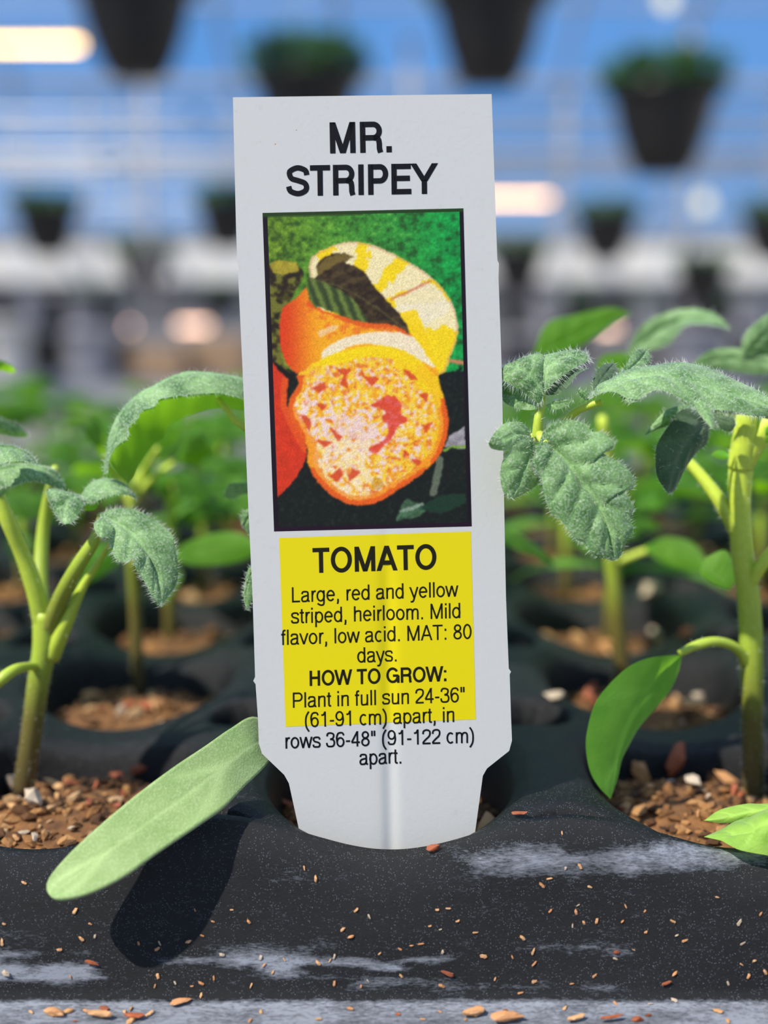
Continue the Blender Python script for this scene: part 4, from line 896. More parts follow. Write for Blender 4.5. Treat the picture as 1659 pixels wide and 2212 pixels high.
def make_seedling(seed, loc, label, group, mat='leaf_far'):
    r = random.Random(seed); root = empty('tomato_seedling', loc, label, 'seedling', group)
    b = np.array(loc, float); h = r.uniform(25, 31); top = b+np.array([r.uniform(-3, 3), r.uniform(-3, 3), h])
    stem_part(root, [b-np.array([0, 0, 1.5]), b+np.array([0, 0, h*.3]), b*.4+top*.6+np.array([r.uniform(-1, 1), 0, 0]), top], [1.0,.95,.9,.6], n=12)
    a0 = r.uniform(0, 6.28); cb = b+(top-b)*.45
    for k in (0, 1):
        a = a0+k*PI; st = cb+np.array([math.cos(a), math.sin(a), .35])*4
        mid, L, R = leaflet3d(st, a, .3, r.uniform(13, 17), 5, .55, 0, r, False)
        a_, fc, ve, N, _ = leaf_surface(mid, L, R, n=14, m=3, quilt=0, curve=.03, up=(0, 0, 1))
        cb_, cf, ca = tube([cb, cb+(st-cb)*.5+np.array([0, 0, .4]), st+(st-cb)*.1], [.5, .45, .4], 6)
        mb = MB(); mb.add(a_, fc, ve); mb.add(cb_, cf, 0.0)
        mb.build('cotyledon', M['cotyledon_thin'], root, attr='vein')
    for k in range(5):
        a = a0+1.3+k*1.35+r.uniform(-.3, .3); hb = b+(top-b)*(.72+.07*k)
        rise = r.uniform(.5, .9); st = hb+np.array([math.cos(a), math.sin(a), rise])*r.uniform(6, 9)*(1 if k < 3 else .5)
        mb = MB(); v_, f_, a2 = tube(spline([hb, hb*.5+st*.5+np.array([0, 0, .6]), st], 6), [.55,.5,.5,.45,.45,.4], 6); mb.add(v_, f_, 0.3)
        sc = r.uniform(.8, 1.15)*(1 if k < 3 else .6)
        for (da, ln, wd, at_) in ((0, 15, 9, 1.0), (1.1, 8, 5, .75), (-1.1, 8, 5, .75), (1.3, 4, 3, .5), (-1.3, 4, 3, .5)):
            p = hb*(1-at_)+st*at_
            mid, L, R = leaflet3d(p, a+da, .45, ln*sc, wd*sc, r.uniform(.5, .9), r.uniform(-.3, .3), r)
            q_, fc, ve, N, _ = leaf_surface(mid, L, R, n=18, m=4, quilt=.22*sc, nv=4, curve=.04, up=(0, 0, 1)); mb.add(q_, fc, ve)
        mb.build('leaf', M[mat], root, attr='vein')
    return root
def copy_tree(o, parent=None):
    c = o.copy(); COL.objects.link(c)
    if parent is not None: c.parent = parent
    for ch in o.children: copy_tree(ch, c)
    return c
protos = [make_seedling(s, (X0, VC+P*(1+s), -3.4), 'x', 'y') for s in range(4)]
used = set(); rs_ = random.Random(5)
ROWN = ['front', 'second', 'third', 'fourth', 'fifth', 'sixth', 'seventh', 'rear']
for j in range(1, NYC):
    for i in range(-7, 9):
        cx, cy = X0+i*P, VC+j*P
        if abs(cx) > (105+cy)*.33+16: continue
        if j == 1 and i in (1, -1): continue          # those cells hold the individually shaped seedlings
        k = rs_.randrange(4)
        if k not in used: o = protos[k]; used.add(k)
        else: o = copy_tree(protos[k])
        o.location = ((cx+rs_.uniform(-2, 2))*MM, (cy+rs_.uniform(-2, 2))*MM, (-3.4+BASE_Z)*MM)
        o.rotation_euler = (0, 0, rs_.uniform(0, 6.28)); s = rs_.uniform(.8, .97); o.scale = (s, s, s)
        NW = ['', 'one cell', 'two cells', 'three cells', 'four cells', 'five cells', 'six cells', 'seven cells', 'eight cells']
        o['label'] = 'blurred tomato seedling in the %s row, %s' % (ROWN[j], 'straight behind the tag' if i == 0 else '%s %s of the tag' % (NW[abs(i)], 'left' if i < 0 else 'right')); o['group'] = 'tomato seedlings in the %s row' % ROWN[j]

# ================================================================ chips and crumbs
BIG = [(112,1578,56,.8,'tan','round tan chip leaning behind the left stem'), (185,1610,95,.55,'tan','long tan chip standing upright right of the left stem'), (110,1655,95,.6,'tan','broad tan chip at the left stem\'s foot'),
       (22,1690,54,.9,'pale','pinkish white chip at the left frame edge'), (60,1742,84,.75,'pale','grey-green hollow flake in front of the left stem'), (120,1700,60,.5,'tan','narrow tan chip below the left stem'),
       (375,1462,52,.6,'pale','pale oval chip in the cell behind the front leaf'), (185,1500,54,.7,'tan','dull tan chip in the second-row left cell, left of its pair'), (230,1508,46,.8,'tan','dull tan chip in the second-row left cell, right of its pair'),
       (320,1525,36,.6,'rust','small rusty chip in the second-row left cell'), (1408,1286,62,.9,'pale','round cream chip lying on the tray web right of the tag'),
       (1260,1385,80,.5,'tan','orange-tan slab beside the second-row stem'), (1312,1402,52,.8,'tan','tan chip against the second-row stem'), (1420,1385,70,.5,'pale','white oblong chip behind the hanging seed leaf'),
       (1482,1378,50,.6,'rust','brown chip beside the white oblong chip'), (1172,1475,60,.8,'tan','tan chip right of the tag, upper of two'), (1201,1512,60,.85,'pale','peach round chip right of the tag, lower of two'),
       (1270,1500,56,.7,'rust','rust brown chip left of the hanging seed leaf'), (1495,1530,70,.6,'tan','golden chip in the second-row right cell'), (1530,1515,44,.8,'rust','reddish chip in the second-row right cell'),
       (1460,1640,84,.6,'rust','rust red bark piece at the back of the right cell'), (1380,1675,84,.6,'tan','tan chip right of the hanging seed leaf'), (1495,1700,70,.7,'pale','dirty white chip in the right cell'),
       (1575,1680,76,.55,'tan','cream bark chip left of the right stem'), (1330,1480,40,.7,'tan','small tan chip by the hanging seed leaf'), (1055,1800,84,.9,'tan','large orange chip behind the tag\'s lower right edge'),
       (1080,1745,46,.8,'tan','olive tan chip right of the tag\'s foot'), (1120,1765,44,.7,'rust','reddish chip right of the tag\'s foot'), (620,1745,50,.6,'rust','rusty chip left of the tag\'s foot'), (628,1790,40,.6,'tan','tan chip touching the tag\'s lower left edge'),
       (255,1690,60,.5,'rust','long rusty bark piece above the front leaf'), (160,1690,52,.6,'rust','orange brown bark piece right of the narrow chip'), (300,1660,40,.8,'rust','reddish chip above the front leaf')]
for k, (px, py, wp, asp, mt_, lb) in enumerate(BIG):
    chip('bark_chip', px, py, wp, asp, mt_, lb, 'chip', rot=random.uniform(-1.2, 1.2), bv=bvh_soil if py < 1840 and cast(px, py, bvh_soil) else None, lift=.45, seed=k % 10)
rg = random.Random(3)
for cell, (x0, x1, y0, y1, n) in {'left front cell': (0, 330, 1640, 1815, 26), 'tag cell': (585, 650, 1700, 1800, 7), 'right front cell': (1340, 1650, 1620, 1790, 26), 'tag cell right side': (1045, 1140, 1700, 1800, 8),
        'left second-row cell': (100, 420, 1445, 1540, 18), 'right second-row cell': (1160, 1640, 1370, 1530, 22)}.items():
    for k in range(n):
        px, py = rg.uniform(x0, x1), rg.uniform(y0, y1); h = cast(px, py)
        hs = cast(px, py, bvh_soil)
        if h is None or hs is None or abs(h[3]-hs[3]) > .01: continue
        mt_ = rg.choice(['tan', 'rust', 'rust', 'pale', 'tan'])
        chip('soil_chip', px, py, rg.uniform(14, 34), rg.uniform(.5, .9), mt_, {'tan': 'small tan', 'rust': 'small rust brown', 'pale': 'small pale'}[mt_]+' chip in the soil of the '+cell, 'chip', group='small chips in the '+cell, rot=rg.uniform(0, 3), bv=bvh_soil)
chip('bark_crumb', 936, 1838, 34, .75, 'rust', 'red-brown bark crumb on the lip at the tag\'s foot', 'crumb', rot=.6, bv=bvh_tray, lift=.5)
c6 = [(660,97),(1315,190),(1365,235),(843,372),(390,430),(410,485),(325,375),(352,495),(875,482),(815,508),(690,515),(680,540),(1480,455),(1515,485),(1540,370),(1127,575),(1140,610),(1228,585),(1375,600),(1425,590),(1445,570),(1180,640),
      (925,665),(870,688),(830,700),(757,685),(670,700),(682,655),(1086,697),(1560,700),(1590,678),(18,432),(10,510),(258,543),(105,255),(1595,400),(305,660),(870,740),(1000,770-400),(1445,688),(960,565),(600,515),(1640,560),(920,420),(1075,422)]
for k, (a, b_) in enumerate(c6):
    chip('soil_crumb', a/2, 1780+b_/2, rg.uniform(9, 17), rg.uniform(.4, .8), 'crumb' if k % 5 else 'pale', 'tiny tan crumb stuck to the left half of the tray\'s front wall', 'crumb', group='crumbs on the left half of the front wall', rot=rg.uniform(0, 3), bv=bvh_tray)
c7 = [(785,190),(848,180),(890,270),(683,263),(715,235),(840,350),(830,380),(720,375),(920,418),(865,425),(815,440),(278,365),(232,370),(320,418),(200,440),(245,455),(395,468),(1045,355),(1128,375),(1133,467),(1265,480),(1300,503),(1030,420),(1250,420),
      (1627,388),(1535,425),(1440,315),(160,517),(120,525),(70,540),(255,552),(430,570),(555,575),(650,603),(645,550),(1000,580),(75,655),(250,697),(910,655),(1255,645),(1487,687),(1575,655),(1600,590),(1648,638),(1545,605),(1255,762),(1000,775),(810,690),(650,680),(590,730),(1150,780),(770,40),(1080,543),(480,670),(600,490),(1550,515)]
for k, (a, b_) in enumerate(c7):
    chip('soil_crumb', 829+a/2, 1780+b_/2, rg.uniform(9, 18), rg.uniform(.4, .8), 'crumb' if k % 5 else 'pale', 'tiny tan crumb stuck to the right half of the tray\'s front wall', 'crumb', group='crumbs on the right half of the front wall', rot=rg.uniform(0, 3), bv=bvh_tray)
for px, py, wp, asp, mt_, lb in ((198,2077,34,.35,'rust','curved brown bark sliver on the front wall below the front leaf'), (390,2170,46,.5,'crumb','tan crumb lump at the foot of the wall, left of centre'), (966,2102,34,.5,'rust','upright rusty flake on the front wall below the tag'),
        (8+829-829+5,2102,20,.8,'pale','white grain at the left end of the front wall'), (970,2104,16,.7,'pale','white grain beside the upright rusty flake'), (1331,2056,16,.7,'rust','dark amber grain on the front wall'), (1439,2123,26,.45,'rust','thin rust red flake on the right front wall'),
        (117,2195,50,.6,'crumb','crumb lump on the tray flange near the left edge'), (215,2200,60,.5,'crumb','wide crumb lump on the flange below the bark sliver'), (290,2203,50,.6,'rust','orange crumb lump on the flange, left of centre'),
        (1025,2195,60,.7,'crumb','orange crumb lump on the flange below the tag'), (1090,2208,80,.45,'crumb','broad flat bark flake on the flange below the tag'), (1320,2208,60,.3,'rust','dark twig piece on the flange, right of centre'), (1378,2206,26,.8,'rust','reddish grain beside the dark twig piece'), (1245,2207,50,.5,'crumb','dusty tan crumb on the flange right of the flat flake')):
    chip('bark_crumb', px, py, wp, asp, mt_, lb, 'crumb', rot=rg.uniform(-.5, .5), bv=bvh_tray, lift=.4)
for k in range(26):
    chip('soil_crumb', rg.choice([rg.uniform(50, 330), rg.uniform(830, 1120), rg.uniform(350, 1640)]), rg.uniform(2180, 2209), rg.uniform(10, 26), rg.uniform(.5, .9), rg.choice(['crumb', 'crumb', 'rust', 'tan']), 'small orange-tan crumb lying on the tray flange at the bottom edge', 'crumb', group='crumbs on the tray flange', rot=rg.uniform(0, 3), bv=bvh_tray)
# specks stuck to the tag
bvh_tag = BVHTree.FromPolygons([Vector(v) for v in V1], f1.tolist())
for px, py, wp, mt_, lb in ((595,311,9,'crumb','tan speck stuck to the tag beside MR'), (745,1466,10,'crumb','brown speck stuck to the tag on the W'), (738,1497,9,'crumb','yellowish speck stuck to the tag above Plant in'), (803,1790,9,'rust','brown speck low on the tag\'s stake'), (857,1778,10,'pale','pale scratch flake low on the tag\'s stake'),
        (822,1228,9,'rust','brown speck on the second A of TOMATO'), (694,386,10,'pale','white nick on the T of STRIPEY'), (995,870,6,'pale','pale grain on the printed picture'), (640,281,5,'rust','tiny grey speck left of MR'), (543,279,5,'rust','tiny speck at the tag\'s upper left')):
    chip('tag_speck', px, py, wp, .7, mt_, lb, 'speck', rot=rg.uniform(0, 3), bv=bvh_tag, lift=.25)

# ================================================================ greenhouse
M['steel'] = new_mat('galvanised_steel', s2l((170,172,176)), 0.45, Metallic=0.4)
M['white_paint'] = new_mat('white_painted_pipe', s2l((160,158,160)), 0.5)
M['pot'] = new_mat('black_pot_plastic', s2l((15,15,16)), 0.45)
M['potmix'] = new_mat('basket_soil', s2l((60,42,30)), 0.9)
def film(name, base, var, tint):
    m = new_mat(name, (1,1,1), .1); q = NT(m)
    tr = q.n('BsdfTransparent'); tr.inputs[0].default_value = (.95,.96,.97,1); df = q.n('BsdfTranslucent'); df.inputs[0].default_value = (*tint, 1)
    nz = q.noise(q.coord((.5,.5,.5)), 1.5, 4); mx = q.n('MixShader'); q.l(q.math('ADD', q.math('MULTIPLY', nz, var), base), mx.inputs[0]); q.l(tr.outputs[0], mx.inputs[1]); q.l(df.outputs[0], mx.inputs[2]); q.l(mx.outputs[0], q.out.inputs[0])
    return m
M['glass'] = film('clear_roof_sheet', .0, .025, (.9,.93,.97)); M['film'] = film('whitewashed_film', .04, .06, (.96,.94,.90))
def noisy(name, c1, c2, sc, rough=.7):
    m = new_mat(name, c1, rough); q = NT(m); nz = q.noise(q.coord(), sc, 5)
    q.l(q.mix(nz, c1, c2), q.b.inputs['Base Color']); return m
M['floor'] = noisy('concrete_floor', s2l((150,146,140)), s2l((110,108,106)), 1.2)
M['panel'] = noisy('white_wall_sheet', s2l((232,230,222)), s2l((206,205,204)), .8)
M['panel_dark'] = noisy('wall_shade_and_bucket_grey', s2l((124,122,124)), s2l((80,80,84)), .9)  # shade of the low wall put into the grey; buckets share it
M['bench'] = noisy('grey_bench_mesh', s2l((120,122,126)), s2l((84,86,90)), 3)
M['basket_leaf'] = leaf_material('basket_foliage', s2l((72,124,62)), s2l((34,76,34)), (.08,.24,.03), s2l((90,130,80)), .3, .1)
M['tanbox'] = noisy('brown_cardboard', s2l((176,148,118)), s2l((140,112,86)), 6)
M['lilac'] = noisy('pale_grey_plastic', s2l((178,178,188)), s2l((150,150,160)), 5)
M['terracotta'] = noisy('terracotta', s2l((168,110,76)), s2l((140,90,64)), 8)

def st(name, mb, mat, parent=None, **kw):
    o = mb.build(name, M[mat], parent, smooth=False, **kw)
    if parent is None: o['kind'] = 'structure'
    return o
fl_ = st('floor', MB().box((0, 5500, -875), (26000, 19000, 50)), 'floor')
# back wall: low sheets greyed for shade, white sheets, glazing
YB = 14000.0
wb = empty('wall_back', (0, YB, -850)); wb['kind'] = 'structure'
NP = 9
for k in range(-NP, NP+1):
    x = k*1200+140
    st('shaded_panel', MB().box((x, YB, (-850+370)/2), (1180, 30, 1220), bev=6), 'panel_dark', wb)
    st('white_panel', MB().box((x, YB+4, (370+900)/2), (1180, 30, 525), bev=6), 'panel', wb)
st('sill', MB().box((0, YB-30, 915), (26000, 90, 45), bev=6), 'steel', wb)
st('rail', MB().box((0, YB-30, 365), (26000, 60, 40), bev=6), 'steel', wb)
wn = empty('window_back', (0, YB, 940)); wn['kind'] = 'structure'
for k in range(-NP, NP+1):
    x = k*1200+140
    st('pane', MB().box((x, YB, 1690), (1150, 8, 1480)), 'glass', wn)
    st('mullion', MB().box((x+600, YB, 1690), (55, 60, 1500), bev=5), 'steel', wn)
st('gutter', MB().box((0, YB-20, 2480), (26000, 160, 110), bev=15), 'steel', wn)
ce = empty('ceiling', (0, YB, 2530)); ce['kind'] = 'structure'
Yr, Zr, Ye, Ze = 8500.0, 4600.0, YB-20, 2530.0
def slope(t): return Ye+(Yr-Ye)*t, Ze+(Zr-Ze)*t
for k in range(-NP, NP+1):
    x = k*1200+140
    for a, b_ in ((0, .25), (.25, .5), (.5, .75), (.75, 1)):
        y0, z0 = slope(a); y1, z1 = slope(b_)
        V = [(x-575,y0,z0),(x+575,y0,z0),(x+575,y1,z1),(x-575,y1,z1)]; V += [(p[0],p[1],p[2]+8) for p in V]
        mb = MB().add(V, [[0,1,2,3],[7,6,5,4],[0,4,5,1],[1,5,6,2],[2,6,7,3],[3,7,4,0]]); st('roof_pane', mb, 'glass', ce)
    y0, z0 = slope(0); y1, z1 = slope(1)
    st('rafter', MB().tube([(x+600,y0,z0),(x+600,y1,z1)], 32, 8), 'white_paint', ce)
Y2, Z2 = -3500.0, 900.0      # the second roof slope comes down behind the camera
def slope2(t): return Yr+(Y2-Yr)*t, Zr+(Z2-Zr)*t
for k in range(-6, 7):
    x = k*1200+140
    for a in range(5):
        y0, z0 = slope2(a/5); y1, z1 = slope2((a+1)/5)
        V = [(x-575,y0,z0),(x+575,y0,z0),(x+575,y1,z1),(x-575,y1,z1)]; V += [(p[0],p[1],p[2]+8) for p in V]
        mb = MB().add(V, [[0,1,2,3],[7,6,5,4],[0,4,5,1],[1,5,6,2],[2,6,7,3],[3,7,4,0]]); st('roof_pane', mb, 'film', ce)
    y0, z0 = slope2(0); y1, z1 = slope2(1)
    st('rafter', MB().tube([(x+600,y0,z0),(x+600,y1,z1)], 32, 8), 'white_paint', ce)
for a in (.25, .5, .75, 1):
    y0, z0 = slope(a); st('purlin', MB().tube([(-13000,y0,z0-40),(13000,y0,z0-40)], 28, 8), 'steel', ce)

for nm, c, d in (('wall_left', (-9000, 5300, 1100), (40, 17600, 3900)), ('wall_right', (9000, 5300, 1100), (40, 17600, 3900)), ('wall_front', (0, -3520, 25), (18000, 40, 1750))):
    st(nm, MB().box(c, d, bev=8), 'panel')
def lin(px, py, D):   # point at horizontal distance D (mm) from the camera
    return W(px, py, D+CAM[1])
# inner posts and hanging rails
def post(px, D, ztop, label, r=24):
    p = lin(px, 670, D); e = empty('support_post', (p[0], p[1], -850), label, 'post')
    MB().tube([(p[0],p[1],-846),(p[0],p[1],ztop)], r, 12).build('pole', M['white_paint'], e)
    MB().box((p[0],p[1],-847), (160,160,8)).build('base_plate', M['steel'], e, smooth=False)
    MB().box((p[0],p[1],ztop+10), (120,120,20)).build('cap', M['steel'], e, smooth=False)
post(328, 7600, 1500, 'whitish post left of the tag, between the hanging baskets')
post(1474, 9400, 2100, 'whitish post right of the tag, behind the large basket')
post(205, 11500, 2000, 'thin far post behind the small baskets at left', 26)
post(1215, 11500, 2000, 'thin far post behind the small baskets at right', 26)
post(885, 9500, 2000, 'post hidden mostly behind the tag', 30)
def rail(D, z, label):
    e = empty('hanging_rail', (0, D-105, z), label, 'rail')
    MB().tube([(-8985,D-105,z),(8985,D-105,z)], 22, 8).build('pipe', M['steel'], e)
    MB().tube([(-8985,D-105,z-95),(8985,D-105,z-95)], 16, 8).build('lower_pipe', M['steel'], e)
    mb = MB()
    for k in range(-11, 12): mb.tube([(k*800,D-105,z-95),(k*800,D-105,z)], 9, 6)
    mb.build('spacer', M['steel'], e)
RZ = 45+1035
for D, t_ in ((2500,'nearest overhead'),(3150,'second overhead'),(6900,'grey middle'),(8500,'fourth'),(9000,'lamp-bearing'),(6300,'high lamp-bearing'),(12200,'farthest')):
    rail(D, 45+1900 if D == 6300 else RZ if D > 6000 else 45+1050+(3150-D)*.1, t_+' twin pipe rail under the greenhouse roof')

def basket(px, rim_py, wpx, D, label, group=None, plants=1.0, rail_z=None, seed=0):
    c = lin(px, rim_py, D); dd = D/math.cos(math.atan2(abs(c[2]-45), D)); depth = np.dot(c-CAM, [0, math.cos(PITCH), -math.sin(PITCH)])
    R = wpx/F*depth/2; H = R*1.5
    e = empty('hanging_basket', (c[0], c[1], c[2]-H), label, 'hanging basket', group)
    prof = [(0,0),(R*.42,0),(R*.52,H*.06),(R*.66,H*.25),(R*.79,H*.5),(R*.89,H*.78),(R*.93,H*.88),(R*1.0,H*.90),(R*1.03,H*.93),(R*1.03,H*.99),(R*1.0,H),(R*.95,H*.99),(R*.93,H*.86),(R*.86,H*.84),(0,H*.84)]
    MB().lathe(prof, (c[0],c[1],c[2]-H), 36).build('pot', M['pot'], e)
    MB().lathe([(0,0),(R*.93,0),(R*.6,H*.06),(0,H*.08)], (c[0],c[1],c[2]-H*.13), 24).build('soil_surface', M['potmix'], e)
    rz = (rail_z if rail_z is not None else RZ)-95-16
    mb = MB(); top = np.array([c[0], c[1], rz-20])
    hub = np.array([c[0], c[1], min(rz-40, c[2]+R*2.6)])
    for k in range(3):
        a = 2*PI*k/3+.4; mb.tube([(c[0]+R*math.cos(a), c[1]+R*math.sin(a), c[2]-H*.03), tuple(hub)], 1.6, 5)
    mb.build('hanger_wires', M['steel'], e)
    hk = MB().tube([tuple(hub), (c[0],c[1],rz-12), (c[0],c[1]-4,rz-2)], 2.4, 6); hk.build('hook', M['steel'], e)
    if plants > 0:
        r = np.random.default_rng(seed+17); mb = MB(); n = int(420*min(1.2, max(.35, wpx/200)))
        for k in range(n):
            a = r.uniform(0, 2*PI); rr = R*math.sqrt(r.random())*.98; hgt = R*.62*plants*r.uniform(.1, 1)*(1.1-rr/R*.35)
            b0 = np.array([c[0]+rr*math.cos(a), c[1]+rr*math.sin(a), c[2]-H*.06]); tip = b0+np.array([math.cos(a)*R*.16*r.uniform(0,1.6), math.sin(a)*R*.16*r.uniform(0,1.6), hgt])
            ln = R*r.uniform(.2, .36); az = r.uniform(0, 2*PI); el = r.uniform(-.3, .8); d = np.array([math.cos(az)*math.cos(el), math.sin(az)*math.cos(el), math.sin(el)]); s = np.cross(d, [0,0,1.]); s /= np.linalg.norm(s)+1e-9
            V = [tip-d*ln*.5, tip-d*ln*.1+s*ln*.32, tip+d*ln*.3+s*ln*.24, tip+d*ln*.6, tip+d*ln*.3-s*ln*.24, tip-d*ln*.1-s*ln*.32, tip+np.array([0,0,ln*.12])]
            mb.add(V, [[0,1,6],[1,2,6],[2,3,6],[3,4,6],[4,5,6],[5,0,6]], .2)
            if k % 3 == 0: mb.tube([tuple(b0), tuple(tip)], R*.012, 4, a=0.0)
        mb.build('foliage', M['basket_leaf'], e, attr='vein', smooth=False, kind='stuff')
    return e
basket(290, -40, 268, 2500, 'nearest black basket at top left, cut by the frame', plants=.6, rail_z=1160, seed=1)
basket(1060, -12, 256, 2500, 'large black basket cut by the top frame, above the tag\'s right corner', plants=.6, rail_z=1160, seed=2)
basket(663, 160, 236, 3150, 'black basket of dense greenery directly behind the tag\'s top edge', rail_z=1095, seed=3, plants=1.35)
basket(1437, 190, 246, 3150, 'large black basket with leggy green plants at upper right', rail_z=1095, seed=4, plants=1.2)
basket(100, 446, 142, 6900, 'mid-distance basket near the left frame edge', seed=5, plants=.9)
basket(490, 436, 136, 6900, 'mid-distance basket half hidden by the tag\'s left edge', seed=6, plants=1.1)
basket(1311, 462, 136, 6900, 'mid-distance basket below the large upper right basket', seed=7, plants=1)
basket(1672, 462, 136, 6900, 'mid-distance basket cut by the right frame edge', seed=8, plants=1)
basket(312, 540, 122, 8500, 'far basket low left, below the whitish post', seed=9, plants=.8)
basket(1118, 540, 122, 8500, 'far basket touching the tag\'s right edge', seed=10, plants=1)
basket(1520, 566, 124, 8500, 'far basket low right, under the pale post', seed=11, plants=.6)
for k, (px, py) in enumerate(((203,628),(478,622),(1250,640),(1395,655),(75,668),(1600,650))):
    basket(px, py, 88, 12200, 'tiny blurred basket against the %s wall, %s' % ('white left' if px < 800 else 'grey right', ['left of the post', 'by the tag', 'nearest the tag', 'in the middle', 'at the frame edge', 'farthest right'][k]), seed=20+k, plants=.7, rail_z=RZ)

# grow lamps and added glows
def emis(name, col, s):
    m = bpy.data.materials.new(name); m.use_nodes = True; q = NT(m); q.t.nodes.remove(q.b); e = q.n('Emission'); e.inputs[0].default_value = (*col, 1); e.inputs[1].default_value = s; q.l(e.outputs[0], q.out.inputs[0]); return m
M['lamp_hot'] = emis('lamp_glow_hot', (1, .60, .13), 11); M['lamp_warm'] = emis('lamp_glow_warm', (1, .58, .24), 8); M['glow_soft'] = emis('spot_glow_soft', (1, .62, .45), 5.5); M['glow_cream'] = emis('blob_glow_cream', (1, .93, .62), 1.5)
def glow_strip(px0, px1, py, D, mat, label, r=14, zt=None):
    a = lin(px0, py, D); b_ = lin(px1, py, D); c = (a+b_)/2; e = empty('glow_tube', c, label, 'lamp')
    MB().tube([a, b_], r, 12).build('tube', M[mat], e)
    MB().box(c+np.array([0,12,r+22]), (abs(b_[0]-a[0])+60, 60, 30), bev=6).build('housing', M['white_paint'], e, smooth=False)
    zt = zt if zt is not None else c[2]+400
    for s in (a, b_):
        MB().box(s+np.array([0,6,r+4]), (14, 30, 16)).build('socket', M['steel'], e, smooth=False)
        MB().tube([s+np.array([0,12,r+36]), (s[0],s[1]+12,zt)], 3, 6).build('suspension_wire', M['steel'], e)
glow_strip(-160, 172, 97, 6300, 'lamp_hot', 'glaring amber tube lamp at the upper left frame edge', zt=45+1791)
glow_strip(960, 1188, 430, 9000, 'lamp_warm', 'warm tube lamp just right of the tag', zt=RZ-109)
glow_strip(278, 284, 706, 9000, 'glow_soft', 'short pinkish glowing tube low at left, seen as a disc', zt=RZ-109, r=17)  # this and the next three: glows added for bright spots of unknown source
glow_strip(385, 448, 704, 9000, 'glow_soft', 'pinkish glowing tube low at left, between glowing disc and tag', zt=RZ-109, r=17)
glow_strip(1296, 1330, 708, 9000, 'glow_soft', 'pinkish tube glowing behind the bright leaf at right', zt=RZ-109, r=17)
glow_strip(1196, 1200, 715, 9000, 'glow_soft', 'short warm glowing tube behind the leaves nearest the tag', zt=RZ-109, r=15)
def pale_globe(px, py, D, label, zt, r=60):  # globe shape and glow invented for pale blobs of unknown kind
    c = lin(px, py, D); e = empty('glow_globe', c, label, 'lamp')
    MB().lathe([(0,-r*.9),(r*.5,-r*.78),(r*.85,-r*.35),(r*.9,0),(r*.8,r*.5),(r*.45,r*.95),(r*.25,r*1.1),(0,r*1.12)], c, 20).build('shade', M['glow_cream'], e)
    MB().lathe([(0,0),(r*.28,0),(r*.28,r*.4),(r*.12,r*.55),(0,r*.55)], c+np.array([0,0,r*1.05]), 16).build('socket', M['white_paint'], e)
    MB().tube([c+np.array([0,0,r*1.5]), (c[0],c[1],zt)], 5, 6).build('cord', M['white_paint'], e)
pale_globe(1520, 440, 9000, 'pale cream glowing globe at right, below the large basket', RZ-95)
pale_globe(1440, 0, 8500, 'pale cream glowing globe at the top frame edge', 2700)

# benches and what stands on them
def bench(x0, x1, y0, y1, z, label, mat='bench', slats=12):
    e = empty('bench', ((x0+x1)/2, (y0+y1)/2, -850), label, 'bench')
    MB().box(((x0+x1)/2, y0, z-22), (x1-x0, 30, 44)).box(((x0+x1)/2, y1, z-22), (x1-x0, 30, 44)).box((x0, (y0+y1)/2, z-22), (30, y1-y0, 44)).box((x1, (y0+y1)/2, z-22), (30, y1-y0, 44)).build('frame', M['steel'], e, smooth=False)
    n = slats
    for k in range(n):
        yy = y0+(y1-y0)*(k+.5)/n; MB().box(((x0+x1)/2, yy, z+4), (x1-x0, (y1-y0)/n*.82, 9)).build('slat', M[mat], e, smooth=False)
    for xx in (x0+40, x1-40):
        for yy in (y0+20, y1-20): MB().box((xx, yy, (z-44-850)/2), (45, 45, 850+z-44)).build('leg', M['steel'], e, smooth=False)
bench(-620, 620, -60, 520, -43, 'grey slatted bench carrying the plug tray', slats=8)
bench(-2600, -350, 3300, 4300, -160, 'grey slatted bench in the distance left of the tag')
bench(420, 2600, 3300, 4300, -160, 'grey slatted bench in the distance right of the tag')
bench(-5200, -600, 9800, 10900, -120, 'far grey bench under the small baskets at left', slats=8)
bench(700, 5200, 9800, 10900, -120, 'far grey bench under the small baskets at right', slats=8)
def bucket(px, D, r, h, z, mat, label, nm='bucket', cat='bucket'):
    p = lin(px, 700, D); e = empty(nm, (p[0], p[1], z), label, cat)
    MB().lathe([(0,0),(r*.78,0),(r*.82,h*.05),(r*.97,h*.92),(r*1.05,h*.93),(r*1.05,h),(r*.95,h),(r*.76,h*.08),(0,h*.08)], (p[0],p[1],z), 28).build('body', M[mat], e)
    t = [ (p[0]+r*1.0*math.cos(a), p[1]-r*.2, z+h*.95-abs(math.sin(a))*h*.35) for a in np.linspace(0, PI, 12)]
    MB().tube(t, r*.025, 6).build('handle', M['steel'], e)
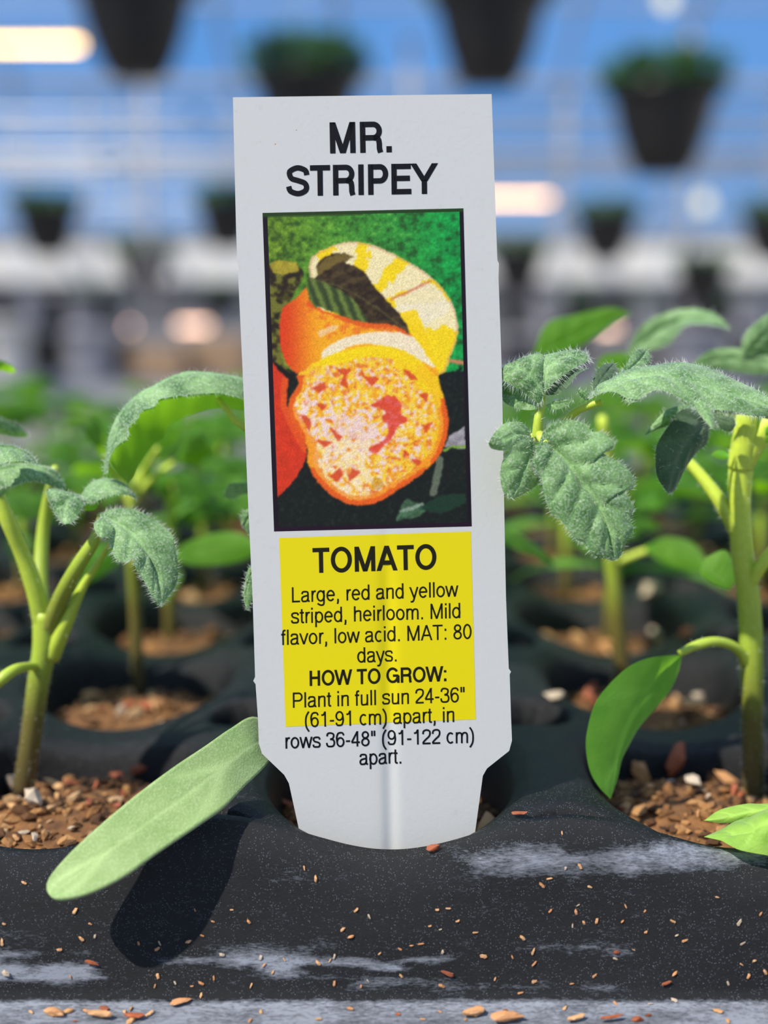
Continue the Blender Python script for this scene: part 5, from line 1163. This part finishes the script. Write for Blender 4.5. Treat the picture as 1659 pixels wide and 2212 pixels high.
def carton(px, D, wx, wy, h, z, mat, label):
    p = lin(px, 700, D); e = empty('carton', (p[0], p[1], z), label, 'box')
    MB().box((p[0],p[1],z+h/2), (wx,wy,h), bev=3).build('body', M[mat], e, smooth=False)
    for s in (-1, 1): MB().box((p[0]+s*wx*.25,p[1],z+h+2), (wx*.485,wy*.98,3)).build('flap', M[mat], e, smooth=False)
    MB().box((p[0],p[1],z+h+4), (wx*.09,wy*.99,1.5)).build('tape', M['lilac'], e, smooth=False)
ZT = -151
bucket(198, 3500, 66, 150, ZT, 'lilac', 'pale grey bucket on the left distant bench'); bucket(20, 3500, 60, 170, ZT, 'panel', 'white bucket at the left frame edge on the distant bench')
carton(345, 3600, 160, 200, 90, ZT, 'tanbox', 'low brown carton on the left distant bench'); carton(476, 3700, 165, 200, 120, ZT, 'tanbox', 'taller brown carton beside the tag\'s left edge')
bucket(100, 3800, 50, 130, ZT, 'pot', 'black pot between the two pale buckets', 'nursery_pot', 'pot'); bucket(262, 3800, 44, 110, ZT, 'pot', 'black pot between pale bucket and low carton', 'nursery_pot', 'pot')
bucket(1505, 3600, 80, 150, ZT, 'lilac', 'pale grey bucket on the right distant bench'); bucket(1640, 3700, 70, 140, ZT, 'panel_dark', 'dark grey bucket at the right frame edge')
carton(1400, 3900, 150, 200, 130, ZT, 'panel_dark', 'dark grey crate on the right distant bench'); bucket(1225, 3700, 60, 150, ZT, 'pot', 'black pot on the right distant bench', 'nursery_pot', 'pot'); bucket(1120, 3900, 60, 120, ZT, 'panel_dark', 'grey bucket near the tag on the right bench')
# dark nursery pots crowding the far benches
for k in range(16):
    px = (-40+k*36) if k < 8 else (1110+(k-8)*72)
    bucket(px, 10100+(k % 3)*250, 110, 230+40*(k % 2), -111, 'pot' if k % 3 else 'lilac', ('black' if k % 3 else 'grey')+' pot on the far %s bench, %s from the frame\'s left' % (('left' if k < 8 else 'right'), ['first','second','third','fourth','fifth','sixth','seventh','eighth'][k % 8]), 'nursery_pot', 'pot')
